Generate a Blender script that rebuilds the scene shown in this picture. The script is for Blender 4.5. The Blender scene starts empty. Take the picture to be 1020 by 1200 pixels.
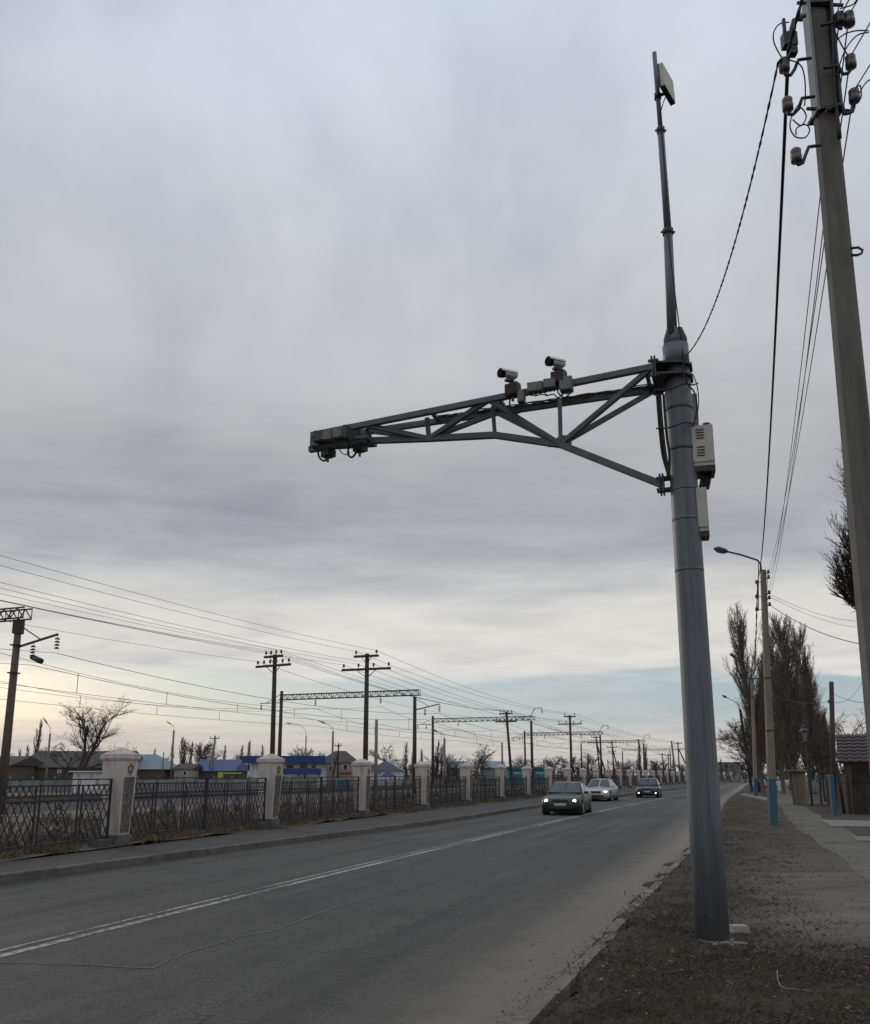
import bpy, math, random
import numpy as np
from mathutils import Vector, Matrix
SC = bpy.context.scene
COL = SC.collection
R = math.radians
rnd = random.Random(7)

# ------------------------------------------------------------------ camera
PW, PH, FPX, CY, CAMH = 1020, 1200, 1040.0, 680.0, 1.75
PITCH = math.atan((907.7 - CY) / FPX)
cd = bpy.data.cameras.new('camera')
cam = bpy.data.objects.new('camera', cd)
COL.objects.link(cam)
cam.location = (0, 0, CAMH)
cam.rotation_euler = (math.pi / 2 + PITCH, 0, 0)
cd.sensor_fit = 'VERTICAL'
cd.sensor_height = 24
cd.lens = FPX / PH * 24
cd.shift_y = (CY - PH / 2) / PH
cd.clip_start = 0.05
cd.clip_end = 6000
SC.camera = cam
SC.render.resolution_x, SC.render.resolution_y = 870, 1024

# ------------------------------------------------------------------ world
SUN_AZ, SUN_EL = R(-38), R(16)          # azimuth from +Y towards +X
SKY_STRENGTH = 0.1
w = bpy.data.worlds.new('World')
SC.world = w
w.use_nodes = True
nt = w.node_tree
nt.nodes.clear()

class NB:
    def __init__(s, tree):
        s.t = tree
    def n(s, typ, **kw):
        nd = s.t.nodes.new(typ)
        for k, v in kw.items():
            if k.startswith('i_'):
                key = k[2:]
                key = int(key) if key.isdigit() else key.replace('_', ' ')
                nd.inputs[key].default_value = v
            else:
                setattr(nd, k, v)
        return nd
    def l(s, a, b):
        s.t.links.new(a, b)
    def math(s, op, a, b=None, clamp=False):
        nd = s.t.nodes.new('ShaderNodeMath')
        nd.operation = op
        nd.use_clamp = clamp
        for i, v in enumerate((a, b)):
            if v is None:
                continue
            if isinstance(v, (int, float)):
                nd.inputs[i].default_value = v
            else:
                s.t.links.new(v, nd.inputs[i])
        return nd.outputs[0]
    def mix(s, f, a, b, mode='MIX'):
        nd = s.t.nodes.new('ShaderNodeMix')
        nd.data_type = 'RGBA'
        nd.blend_type = mode
        for sock, v in ((nd.inputs[0], f), (nd.inputs[6], a), (nd.inputs[7], b)):
            if isinstance(v, (int, float)):
                sock.default_value = v
            elif isinstance(v, tuple):
                sock.default_value = v if len(v) == 4 else (*v, 1)
            else:
                s.t.links.new(v, sock)
        return nd.outputs[2]
    def ramp(s, f, stops, interp='LINEAR'):
        nd = s.t.nodes.new('ShaderNodeValToRGB')
        cr = nd.color_ramp
        cr.interpolation = interp
        while len(cr.elements) < len(stops):
            cr.elements.new(0.5)
        for e, (p, c) in zip(cr.elements, stops):
            e.position = p
            e.color = (*c, 1) if len(c) == 3 else c
        s.t.links.new(f, nd.inputs[0])
        return nd.outputs[0]

def s2l(r, g, b):
    f = lambda c: (c / 255 / 12.92) if c / 255 <= 0.04045 else ((c / 255 + 0.055) / 1.055) ** 2.4
    return (f(r), f(g), f(b))

b = NB(nt)
tc = b.n('ShaderNodeTexCoord')
sep = b.n('ShaderNodeSeparateXYZ')
b.l(tc.outputs['Generated'], sep.inputs[0])
dz = sep.outputs[2]
zc = b.math('MAXIMUM', dz, 0.0)
den = b.math('ADD', zc, 0.09)
px_ = b.math('DIVIDE', sep.outputs[0], den)
py_ = b.math('DIVIDE', sep.outputs[1], den)
comb = b.n('ShaderNodeCombineXYZ')
b.l(px_, comb.inputs[0]); b.l(py_, comb.inputs[1])
mp = b.n('ShaderNodeMapping')
mp.inputs['Rotation'].default_value = (0, 0, R(25))
mp.inputs['Scale'].default_value = (0.8, 1.0, 1)
b.l(comb.outputs[0], mp.inputs[0])
n1 = b.n('ShaderNodeTexNoise', i_Scale=0.75, i_Detail=5.0, i_Roughness=0.5, i_Distortion=0.25)
b.l(mp.outputs[0], n1.inputs['Vector'])
n2 = b.n('ShaderNodeTexNoise', i_Scale=2.6, i_Detail=6.0, i_Roughness=0.55, i_Distortion=0.4)
b.l(mp.outputs[0], n2.inputs['Vector'])
# long flat streaks close to the horizon
mp2 = b.n('ShaderNodeMapping')
mp2.inputs['Scale'].default_value = (2.2, 2.2, 22)
b.l(tc.outputs['Generated'], mp2.inputs[0])
n3 = b.n('ShaderNodeTexNoise', i_Scale=1.3, i_Detail=5.0, i_Roughness=0.55, i_Distortion=0.5)
b.l(mp2.outputs[0], n3.inputs['Vector'])
a1 = b.math('MULTIPLY', b.math('SUBTRACT', n1.outputs[0], 0.5), 0.10)
a3 = b.math('MULTIPLY', b.math('SUBTRACT', n3.outputs[0], 0.5), 0.10)
att = b.math('MULTIPLY', b.math('MINIMUM', b.math('MULTIPLY', zc, 5.0), 1.0), 1.0)
h = b.math('ADD', dz, b.math('MULTIPLY', b.math('ADD', a1, a3), att))
cl = b.ramp(h, [
    (0.000, s2l(188, 182, 180)),
    (0.035, s2l(202, 196, 190)),
    (0.070, s2l(198, 199, 200)),
    (0.104, s2l(208, 208, 207)),
    (0.125, s2l(217, 215, 210)),
    (0.165, s2l(216, 214, 209)),
    (0.198, s2l(203, 203, 202)),
    (0.230, s2l(178, 180, 186)),
    (0.270, s2l(165, 167, 174)),
    (0.330, s2l(175, 177, 181)),
    (0.440, s2l(188, 191, 195)),
    (0.560, s2l(196, 200, 207)),
    (0.710, s2l(202, 209, 222)),
    (1.000, s2l(202, 210, 224)),
])
# soft light and dark within the cloud
mp4 = b.n('ShaderNodeMapping')
mp4.inputs['Scale'].default_value = (5.0, 5.0, 1.7)
mp4.inputs['Rotation'].default_value = (0, R(14), 0)
b.l(tc.outputs['Generated'], mp4.inputs[0])
n4 = b.n('ShaderNodeTexNoise', i_Scale=1.0, i_Detail=5.0, i_Roughness=0.5, i_Distortion=0.35)
b.l(mp4.outputs[0], n4.inputs['Vector'])
wh = b.ramp(zc, [(0.30, (0, 0, 0)), (0.48, (1, 1, 1))])
vlo = b.math('ADD', b.math('MULTIPLY', n2.outputs[0], 0.5), b.math('MULTIPLY', n1.outputs[0], 0.5))
vhi = b.math('ADD', b.math('MULTIPLY', n4.outputs[0], 0.7), b.math('MULTIPLY', n1.outputs[0], 0.3))
v = b.mix(wh, vlo, vhi)
var = b.ramp(v, [(0.32, (0.80, 0.805, 0.84)), (0.5, (1.03, 1.03, 1.03)), (0.68, (1.19, 1.18, 1.16))])
cl = b.mix(1.0, cl, var, 'MULTIPLY')
sky = b.n('ShaderNodeTexSky', sky_type='NISHITA', sun_disc=False, sun_elevation=SUN_EL,
          sun_rotation=SUN_AZ, altitude=300, air_density=1.2, dust_density=1.5, ozone_density=1.2)
cls = b.mix(1.0, cl, (1 / SKY_STRENGTH,) * 3, 'MULTIPLY')
# clear gap under the cloud deck
gap = b.ramp(h, [(0.034, (0, 0, 0)), (0.060, (.75, .75, .75)), (0.102, (.95, .95, .95)), (0.109, (0, 0, 0))])
gn = b.ramp(n3.outputs[0], [(0.30, (.45, .45, .45)), (0.46, (1, 1, 1))])
gap = b.math('MULTIPLY', gap, gn)
blue = b.mix(0.72, sky.outputs[0], tuple(c / SKY_STRENGTH for c in s2l(164, 184, 199)))
col = b.mix(gap, cls, blue)
# warm veil low in the sky towards the hidden sun
sd = (math.sin(SUN_AZ) * math.cos(SUN_EL), math.cos(SUN_AZ) * math.cos(SUN_EL), math.sin(0.10))
vd = b.n('ShaderNodeVectorMath', operation='DOT_PRODUCT')
b.l(tc.outputs['Generated'], vd.inputs[0]); vd.inputs[1].default_value = sd
glow = b.math('POWER', b.math('MAXIMUM', vd.outputs['Value'], 0.0), 12.0)
lo = b.math('SUBTRACT', 1.0, b.math('MULTIPLY', zc, 4.2), clamp=True)
glow = b.math('MULTIPLY', glow, lo)
gl = b.mix(glow, (1, 1, 1), (1.06, 1.04, .98))
col = b.mix(1.0, col, gl, 'MULTIPLY')
bg = b.n('ShaderNodeBackground', i_Strength=SKY_STRENGTH)
b.l(col, bg.inputs[0])
out = b.n('ShaderNodeOutputWorld')
b.l(bg.outputs[0], out.inputs[0])

sl = bpy.data.lights.new('sun', 'SUN')
sl.energy = 0.6
sl.angle = R(18)
sl.color = (1.0, 0.93, 0.83)
sun = bpy.data.objects.new('sun', sl)
COL.objects.link(sun)
sdir = Vector((math.sin(SUN_AZ) * math.cos(SUN_EL), math.cos(SUN_AZ) * math.cos(SUN_EL), math.sin(SUN_EL)))
sun.rotation_euler = (-sdir).to_track_quat('-Z', 'Y').to_euler()
SC.view_settings.view_transform = 'Standard'
SC.view_settings.look = 'None'
SC.view_settings.exposure = 0
SC.view_settings.gamma = 1

# ------------------------------------------------------------------ survey helpers (measured directions -> places on the ground)
def ray(x, y):
    X = (x - PW / 2) / FPX; U = (CY - y) / FPX
    return X, math.cos(PITCH) - U * math.sin(PITCH), math.sin(PITCH) + U * math.cos(PITCH)
def G(x, y, z=0.0):
    a, bb, c = ray(x, y); t = (z - CAMH) / c
    return Vector((a * t, bb * t, z))
def D(x, y, Y):
    a, bb, c = ray(x, y); t = Y / bb
    return Vector((a * t, Y, CAMH + c * t))
def U_(x):                                   # x/Y of a direction at eye level
    a, bb, c = ray(x, 907.7); return a / bb
def lerp(a, b_, t): return a + (b_ - a) * t
def table(tb):
    xs = np.array([p[0] for p in tb], float); ys = np.array([p[1] for p in tb], float)
    m = np.zeros(len(xs)); d = np.diff(ys) / np.diff(xs)
    m[1:-1] = (d[:-1] + d[1:]) / 2; m[0] = d[0]; m[-1] = d[-1]
    def f(x):
        i = int(min(max(np.searchsorted(xs, x) - 1, 0), len(xs) - 2))
        hh = xs[i + 1] - xs[i]; t = (x - xs[i]) / hh
        if t < 0: return float(ys[0] + m[0] * (x - xs[0]))
        if t > 1: return float(ys[-1] + m[-1] * (x - xs[-1]))
        return float((2*t**3-3*t**2+1)*ys[i] + (t**3-2*t**2+t)*hh*m[i] + (-2*t**3+3*t**2)*ys[i+1] + (t**3-t**2)*hh*m[i+1])
    return f
road_c = table([(0, -7.52), (9.5, -4.4), (15.25, -2.5), (26, 1.2), (36.2, 4.85), (50, 9.9), (63.3, 14.9), (86, 23.7), (110, 33.0), (133, 41.9), (160, 52.2), (190, 64.0), (232, 84.5), (300, 126)])
road_l = table([(0, -12.5), (9.5, -9.2), (15.25, -7.12), (21.05, -4.9), (26, -2.9), (33.7, 0.15), (50.2, 5.8), (63.3, 10.9), (86, 19.6), (110, 28.9), (133, 37.9), (160, 48.2), (190, 60.0), (232, 80.5), (300, 122)])
road_r = table([(0, -1.9), (6.9, .61), (10.15, 1.78), (14.8, 3.43), (20.83, 5.64), (36, 10.9), (63.3, 20.2), (110, 37.0), (155, 53.0), (190, 66.6), (232, 87.5), (300, 129)])
def fence_x(Y):
    return -13.85 + .293 * Y + .000354 * Y * Y + (.0009 * (Y - 160) ** 2 if Y > 160 else 0)
path_l = table([(0, 1.9), (14.8, 6.95), (24.1, 9.9), (32.5, 12.6), (46, 17.4), (67.8, 25.2), (100, 37.8)])
path_r = table([(0, 3.3), (14.8, 8.3), (22.5, 10.75), (31.5, 13.7), (46.5, 18.9), (67.8, 26.5), (100, 39.0)])

# ------------------------------------------------------------------ materials
MATS = {}
def mat(name, c1, c2=None, scale=4.0, rough=0.8, metal=0.0, bump=0.0, bscale=40.0, detail=5.0, emit=None, estr=0.0, rand=0.0, spec=None, stretch=None):
    if name in MATS: return MATS[name]
    m = bpy.data.materials.new(name); m.use_nodes = True
    t = m.node_tree; bb = NB(t); t.nodes.clear()
    p = bb.n('ShaderNodeBsdfPrincipled'); o = bb.n('ShaderNodeOutputMaterial'); bb.l(p.outputs[0], o.inputs[0])
    p.inputs['Roughness'].default_value = rough; p.inputs['Metallic'].default_value = metal
    if spec is not None: p.inputs['Specular IOR Level'].default_value = spec
    tcn = bb.n('ShaderNodeTexCoord'); vec = tcn.outputs['Object']
    if stretch:
        mm = bb.n('ShaderNodeMapping'); mm.inputs['Scale'].default_value = stretch; bb.l(vec, mm.inputs[0]); vec = mm.outputs[0]
    if c2 is None: c2 = tuple(x * 0.8 for x in c1)
    nz = bb.n('ShaderNodeTexNoise', i_Scale=scale, i_Detail=detail, i_Roughness=0.65); bb.l(vec, nz.inputs['Vector'])
    f = bb.ramp(nz.outputs[0], [(0.32, (0, 0, 0)), (0.68, (1, 1, 1))])
    c = bb.mix(f, c1, c2)
    if rand:
        oi = bb.n('ShaderNodeObjectInfo')
        k = bb.math('ADD', bb.math('MULTIPLY', oi.outputs['Random'], 2 * rand), 1 - rand)
        cc = bb.n('ShaderNodeCombineXYZ'); [bb.l(k, cc.inputs[i]) for i in range(3)]
        c = bb.mix(1.0, c, cc.outputs[0], 'MULTIPLY')
    bb.l(c, p.inputs['Base Color'])
    if bump:
        nb = bb.n('ShaderNodeTexNoise', i_Scale=bscale, i_Detail=4.0); bb.l(vec, nb.inputs['Vector'])
        bp = bb.n('ShaderNodeBump', i_Strength=bump, i_Distance=0.02); bb.l(nb.outputs[0], bp.inputs['Height']); bb.l(bp.outputs[0], p.inputs['Normal'])
    if emit:
        p.inputs['Emission Color'].default_value = (*emit, 1); p.inputs['Emission Strength'].default_value = estr
    MATS[name] = m
    return m

mat('grey_paint', (.13, .145, .158), (.10, .113, .125), 1.3, .5, 0, .15, 30, rand=.0)
mat('dark_steel', (.06, .065, .07), (.04, .04, .045), 8, .6)
mat('arm_paint', (.11, .122, .135), (.075, .083, .09), 6, .5)
mat('galv', (.22, .23, .24), (.15, .155, .16), 10, .5, .3)
mat('box_grey', (.20, .20, .19), (.12, .12, .115), 9, .6)
mat('cream_box', (.50, .48, .42), (.40, .38, .33), 5, .5)
mat('white_house', (.60, .60, .58), (.48, .48, .46), 7, .4)
mat('matte_black', (.008, .008, .008), (.012, .012, .012), 5, .95, spec=.1)
mat('black', (.014, .014, .015), (.02, .02, .02), 5, .5)
mat('red_brown_glass', (.028, .010, .009), (.02, .008, .008), 5, .6)
mat('rubber', (.018, .018, .019), (.03, .03, .03), 9, .85)
mat('concrete_old', (.24, .22, .19), (.16, .15, .13), 2.5, .9, 0, .4, 25)
mat('blue_paint_flat', (.024, .095, .175), (.04, .13, .21), 4, .6, 0, .2, 20)
mat('porcelain', (.15, .132, .108), (.055, .048, .042), 15, .3)
mat('porcelain_dark', (.055, .045, .042), (.03, .028, .028), 15, .25)
mat('rusty_iron', (.045, .035, .03), (.07, .045, .035), 10, .8)
mat('wood_pole', (.075, .055, .045), (.045, .034, .03), 4, .9, 0, .4, 30, stretch=(1, 1, .2))
mat('dark_wood', (.035, .025, .021), (.055, .04, .033), 4, .9, 0, .3, 30)

mat('pillar_relief', (.26, .24, .21), (.07, .065, .06), 14, .9, 0, .6, 30)
mat('plinth', (.12, .12, .12), (.08, .08, .08), 5, .9, 0, .4, 25)
mat('fence_iron', (.014, .018, .028), (.024, .026, .032), 9, .6)
mat('kerb_pale', (.20, .182, .150), (.085, .077, .062), 7, .9, 0, 1.0, 18, rand=.3)
mat('kerb_concrete', (.125, .115, .10), (.07, .064, .056), 3.5, .9, 0, .6, 20, rand=.15)
mat('pale_stone', (.38, .36, .31), (.26, .25, .22), 8, .9, 0, .5, 30)
mat('bark', (.055, .045, .038), (.035, .029, .025), 6, .95)
mat('bark_poplar', (.175, .142, .116), (.115, .095, .079), 5, .95)
mat('bark_far', (.10, .088, .078), (.07, .062, .055), 3, .95, rand=.2)
mat('whitewash', (.45, .45, .43), (.33, .33, .31), 6, .9)
mat('car_green', (.035, .042, .040), (.03, .036, .035), 3, .28, .45)
mat('car_silver', (.42, .43, .42), (.38, .39, .38), 3, .3, .4)
mat('car_blue', (.022, .022, .06), (.018, .018, .045), 3, .25, .4)
mat('car_white', (.5, .5, .5), (.45, .45, .45), 3, .3, 0)
mat('glass', (.03, .045, .05), (.025, .035, .04), 2, .08, 0, spec=.8)
mat('chrome', (.4, .4, .4), (.3, .3, .3), 5, .25, .8)
mat('plate', (.45, .45, .43), (.35, .35, .34), 30, .5)
mat('tyre', (.02, .02, .02), (.028, .027, .026), 10, .9)
mat('headlight', (.8, .8, .75), (.8, .8, .75), 3, .2, emit=(1, .94, .82), estr=3.0)
mat('lamp_off', (.20, .20, .20), (.12, .12, .12), 10, .2)
mat('roof_dark', (.07, .06, .055), (.045, .04, .038), 2, .9)
mat('roof_blue', (.012, .045, .19), (.014, .05, .16), 3, .5)
mat('roof_light_blue', (.19, .25, .29), (.15, .20, .24), 3, .6)
mat('roof_red', (.048, .017, .018), (.028, .012, .012), 6, .55)
mat('wall_cream', (.40, .36, .29), (.32, .29, .24), 3, .9)
mat('wall_white', (.62, .64, .66), (.5, .52, .54), 3, .8)
mat('wall_brown', (.12, .095, .075), (.085, .07, .058), 3, .9)
mat('wall_pale_teal', (.24, .27, .265), (.18, .20, .20), 3, .9, rand=.12)
mat('wall_teal', (.02, .20, .22), (.02, .16, .18), 3, .7)
mat('window_dark', (.025, .028, .032), (.02, .02, .025), 3, .15)
mat('red_fascia', (.13, .03, .03), (.09, .025, .025), 6, .8)
mat('yellow_paint', (.55, .48, .05), (.5, .42, .05), 3, .6)
mat('green_paint', (.30, .48, .10), (.25, .42, .1), 3, .6)
mat('red_paint', (.35, .03, .05), (.3, .03, .04), 3, .6)
mat('plank', (.060, .046, .036), (.035, .028, .024), 5, .9, 0, .4, 30, rand=.25)
mat('plank_tan', (.28, .22, .165), (.18, .14, .11), 5, .9, 0, .4, 30, rand=.25)
mat('verge_grass', (.125, .10, .066), (.05, .042, .029), 1.6, .95)
mat('grass_dry', (.20, .155, .10), (.10, .078, .05), 1.2, .95, rand=0)
mat('weed_dry', (.17, .125, .085), (.09, .067, .048), .8, .95)
mat('gantry_concrete', (.13, .105, .085), (.085, .07, .06), 3, .9)
mat('verge_clod', (.05, .04, .031), (.028, .022, .018), 6, .95)
mat('leaf_dry', (.14, .092, .060), (.06, .040, .029), 9, .9)
mat('leaf_pale', (.30, .24, .17), (.2, .16, .11), 9, .9)
mat('twig_pale', (.30, .25, .18), (.25, .2, .15), 9, .9)
mat('rail_steel', (.10, .08, .07), (.07, .05, .045), 9, .5, .5)
mat('ballast', (.12, .105, .095), (.07, .06, .055), 12, .95, 0, .8, 10)
mat('field', (.13, .10, .068), (.065, .05, .036), .6, .95, 0, .8, 6)
mat('asphalt_old', (.066, .062, .056), (.044, .041, .038), 3, .95, 0, .5, 60)
mat('footpath', (.135, .125, .106), (.088, .081, .069), .9, .95, 0, .4, 50)
mat('slab_pale', (.17, .162, .148), (.2, .19, .175), 3, .95, 0, .4, 30)
mat('crack_seal', (.115, .111, .103), (.07, .068, .063), 2, .9)
mat('far_woods', (.085, .08, .078), (.06, .058, .058), .2, 1)

def road_material():
    m = bpy.data.materials.new('road_asphalt'); m.use_nodes = True
    t = m.node_tree; bb = NB(t); t.nodes.clear()
    p = bb.n('ShaderNodeBsdfPrincipled'); o = bb.n('ShaderNodeOutputMaterial'); bb.l(p.outputs[0], o.inputs[0])
    uv = bb.n('ShaderNodeUVMap'); uv.uv_map = 'lane'
    su = bb.n('ShaderNodeSeparateXYZ'); bb.l(uv.outputs[0], su.inputs[0])
    g = bb.n('ShaderNodeTexCoord')
    def noise(sc, det=5, r=.6, vec=None, dist=0):
        n = bb.n('ShaderNodeTexNoise', i_Scale=sc, i_Detail=float(det), i_Roughness=r, i_Distortion=float(dist)); bb.l(vec or g.outputs['Object'], n.inputs['Vector']); return n.outputs[0]
    base = bb.ramp(noise(.35, 6, .6), [(.3, (.060, .0585, .0545)), (.7, (.090, .087, .081))])
    # lengthwise streaks from tyres
    mp = bb.n('ShaderNodeMapping'); mp.inputs['Scale'].default_value = (1.6, .05, 1); bb.l(uv.outputs[0], mp.inputs[0])
    st = bb.ramp(noise(1.0, 4, .55, mp.outputs[0]), [(.34, (.60, .60, .61)), (.64, (1.26, 1.25, 1.23))])
    c = bb.mix(1.0, base, st, 'MULTIPLY')
    sp = bb.ramp(noise(55, 4, .85), [(.36, (.30, .30, .30)), (.52, (1, 1, 1)), (.66, (2.5, 2.44, 2.3))])
    c = bb.mix(1.0, c, bb.ramp(noise(11, 6, .8), [(.36, (.80, .80, .80)), (.64, (1.18, 1.17, 1.16))]), 'MULTIPLY')
    c = bb.mix(1.0, c, sp, 'MULTIPLY')
    vg = bb.n('ShaderNodeTexVoronoi', i_Scale=42.0); bb.l(g.outputs['Object'], vg.inputs['Vector'])
    c = bb.mix(1.0, c, bb.ramp(vg.outputs['Distance'], [(.12, (1.7, 1.68, 1.6)), (.32, (1, 1, 1)), (.62, (.6, .6, .6))]), 'MULTIPLY')
    # blotches and patches
    bl = bb.ramp(noise(1.6, 7, .75, None, .6), [(.34, (.66, .66, .66)), (.46, (1, 1, 1)), (.75, (1.14, 1.13, 1.10))])
    c = bb.mix(1.0, c, bl, 'MULTIPLY')
    vp = bb.n('ShaderNodeTexVoronoi', i_Scale=.16, i_Randomness=1.0); mpp = bb.n('ShaderNodeMapping'); mpp.inputs['Scale'].default_value = (1.5, .6, 1); bb.l(uv.outputs[0], mpp.inputs[0]); bb.l(mpp.outputs[0], vp.inputs['Vector'])
    sc_ = bb.n('ShaderNodeSeparateColor'); bb.l(vp.outputs['Color'], sc_.inputs[0])
    c = bb.mix(1.0, c, bb.ramp(sc_.outputs[0], [(.0, (.84, .84, .85)), (.5, (1, 1, 1)), (1.0, (1.08, 1.07, 1.05))]), 'MULTIPLY')
    # cracks
    vn = bb.n('ShaderNodeTexNoise', i_Scale=1.8, i_Detail=4.0); bb.l(g.outputs['Object'], vn.inputs['Vector'])
    va = bb.n('ShaderNodeVectorMath', operation='MULTIPLY_ADD'); bb.l(vn.outputs['Color'], va.inputs[0]); va.inputs[1].default_value = (.9, .9, 0); bb.l(g.outputs['Object'], va.inputs[2])
    vo = bb.n('ShaderNodeTexVoronoi', feature='DISTANCE_TO_EDGE', i_Scale=.85); bb.l(va.outputs[0], vo.inputs['Vector'])
    cr = bb.math('LESS_THAN', vo.outputs['Distance'], .011)
    vo2 = bb.n('ShaderNodeTexVoronoi', feature='DISTANCE_TO_EDGE', i_Scale=3.5); bb.l(va.outputs[0], vo2.inputs['Vector'])
    cr2 = bb.math('LESS_THAN', vo2.outputs['Distance'], .022)
    m1 = bb.math('GREATER_THAN', noise(.55, 4, .7), .50)
    m2 = bb.math('GREATER_THAN', noise(.8, 4, .7, None, 1.0), .56)
    cr = bb.math('MAXIMUM', bb.math('MULTIPLY', cr, m1), bb.math('MULTIPLY', cr2, m2))
    c = bb.mix(bb.math('MULTIPLY', cr, .7), c, (.025, .025, .025))
    # sandy dust lying along the right-hand edge
    uv2 = bb.n('ShaderNodeUVMap'); uv2.uv_map = 'edge'
    s2 = bb.n('ShaderNodeSeparateXYZ'); bb.l(uv2.outputs[0], s2.inputs[0])
    ed = bb.math('ADD', s2.outputs[0], bb.math('MULTIPLY', bb.math('SUBTRACT', noise(1.3, 6, .7), .5), 1.0))
    dust = bb.ramp(bb.math('DIVIDE', ed, 2.0), [(.24, (1, 1, 1)), (.34, (.75, .75, .75)), (.50, (.36, .36, .36)), (.90, (0, 0, 0))])
    dust = bb.math('MULTIPLY', dust, bb.ramp(noise(14, 6, .8), [(.3, (.55, .55, .55)), (.6, (1, 1, 1))]))
    c = bb.mix(dust, c, bb.mix(noise(30, 6, .85), (.125, .112, .09), (.31, .282, .232)))
    ed2 = bb.math('ADD', s2.outputs[1], bb.math('MULTIPLY', bb.math('SUBTRACT', noise(.9, 4, .6), .5), .8))
    dl = bb.ramp(bb.math('DIVIDE', ed2, 2.0), [(.02, (1, 1, 1)), (.35, (0, 0, 0))])
    c = bb.mix(bb.math('MULTIPLY', dl, .5), c, (.035, .031, .027))
    bb.l(c, p.inputs['Base Color'])
    p.inputs['Roughness'].default_value = .78
    nb = noise(120, 3, .7); bp = bb.n('ShaderNodeBump', i_Strength=.9, i_Distance=.02); bb.l(nb, bp.inputs['Height']); bb.l(bp.outputs[0], p.inputs['Normal'])
    return m
MATS['road'] = road_material()

def stained(name, c1, c2, dirt, rough=.85, streak=(3.2, 3.2, .5), lo=.50, hi=.66, foot=.9, sc=2.0, peel=None):
    m = bpy.data.materials.new(name); m.use_nodes = True
    t = m.node_tree; bb = NB(t); t.nodes.clear()
    p = bb.n('ShaderNodeBsdfPrincipled'); o = bb.n('ShaderNodeOutputMaterial'); bb.l(p.outputs[0], o.inputs[0])
    g = bb.n('ShaderNodeTexCoord'); gm = bb.n('ShaderNodeNewGeometry'); oi = bb.n('ShaderNodeObjectInfo')
    off = bb.n('ShaderNodeVectorMath', operation='ADD'); bb.l(g.outputs['Object'], off.inputs[0]); bb.l(oi.outputs['Location'], off.inputs[1])
    vec = off.outputs[0]
    def noise(sc_, det=5, ro=.65, v_=None):
        n = bb.n('ShaderNodeTexNoise', i_Scale=sc_, i_Detail=float(det), i_Roughness=ro); bb.l(v_ or vec, n.inputs['Vector']); return n.outputs[0]
    c = bb.mix(bb.ramp(noise(sc), [(.3, (0, 0, 0)), (.7, (1, 1, 1))]), c1, c2)
    mp = bb.n('ShaderNodeMapping'); mp.inputs['Scale'].default_value = streak; bb.l(vec, mp.inputs[0])
    f = bb.ramp(noise(1.6, 6, .72, mp.outputs[0]), [(lo, (0, 0, 0)), (hi, (1, 1, 1))])
    sp = bb.n('ShaderNodeSeparateXYZ'); bb.l(gm.outputs['Position'], sp.inputs[0])
    low = bb.math('SUBTRACT', 1.0, bb.math('MULTIPLY', sp.outputs[2], 1 / foot), clamp=True)
    lowf = bb.math('MULTIPLY', low, bb.ramp(noise(5, 5, .7), [(.3, (.2, .2, .2)), (.65, (1, 1, 1))]))
    c = bb.mix(bb.math('MULTIPLY', f, .65), c, dirt); c = bb.mix(bb.math('MULTIPLY', lowf, .6), c, dirt)
    if peel:
        pf = bb.ramp(noise(13, 6, .75), [(.625, (0, 0, 0)), (.645, (1, 1, 1))]); c = bb.mix(bb.math('MULTIPLY', pf, .85), c, peel)
    bb.l(c, p.inputs['Base Color']); p.inputs['Roughness'].default_value = rough
    bp = bb.n('ShaderNodeBump', i_Strength=.25, i_Distance=.01); bb.l(noise(22), bp.inputs['Height']); bb.l(bp.outputs[0], p.inputs['Normal'])
    MATS[name] = m
stained('pillar_paint', (.60, .53, .49), (.49, .43, .395), (.15, .135, .12), foot=1.1, lo=.50, hi=.70, peel=(.15, .14, .13))
stained('concrete_pole', (.175, .170, .152), (.12, .117, .104), (.062, .06, .054), .9, (5, 5, .5), .48, .70, .3, 3, peel=(.11, .10, .085))
stained('concrete_pole_tan', (.27, .215, .165), (.20, .165, .13), (.12, .10, .08), .9, (4, 4, .4), .50, .72, .3, 3)
stained('mast_paint', (.14, .158, .175), (.108, .123, .138), (.050, .052, .052), .5, (9, 9, .35), .47, .70, .8, 1.4, peel=(.055, .042, .034))
stained('blue_paint', (.028, .085, .145), (.045, .11, .165), (.08, .08, .078), .75, (6, 6, 1.2), .50, .66, .6, 4, peel=(.16, .15, .13))

def marking_material():
    m = bpy.data.materials.new('worn_line_paint'); m.use_nodes = True
    t = m.node_tree; bb = NB(t); t.nodes.clear()
    p = bb.n('ShaderNodeBsdfPrincipled'); o = bb.n('ShaderNodeOutputMaterial')
    g = bb.n('ShaderNodeTexCoord')
    n = bb.n('ShaderNodeTexNoise', i_Scale=9.0, i_Detail=6.0, i_Roughness=.75); bb.l(g.outputs['Object'], n.inputs['Vector'])
    n2_ = bb.n('ShaderNodeTexNoise', i_Scale=.5, i_Detail=3.0); bb.l(g.outputs['Object'], n2_.inputs['Vector'])
    s = bb.math('ADD', n.outputs[0], bb.math('MULTIPLY', bb.math('SUBTRACT', n2_.outputs[0], .5), .7))
    f = bb.ramp(s, [(.40, (0, 0, 0)), (.53, (1, 1, 1))])
    bb.l(bb.mix(f, (.072, .069, .064), (.33, .315, .28)), p.inputs['Base Color']); p.inputs['Roughness'].default_value = .8
    bb.l(p.outputs[0], o.inputs[0])
    return m
MATS['marking'] = marking_material()

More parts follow.
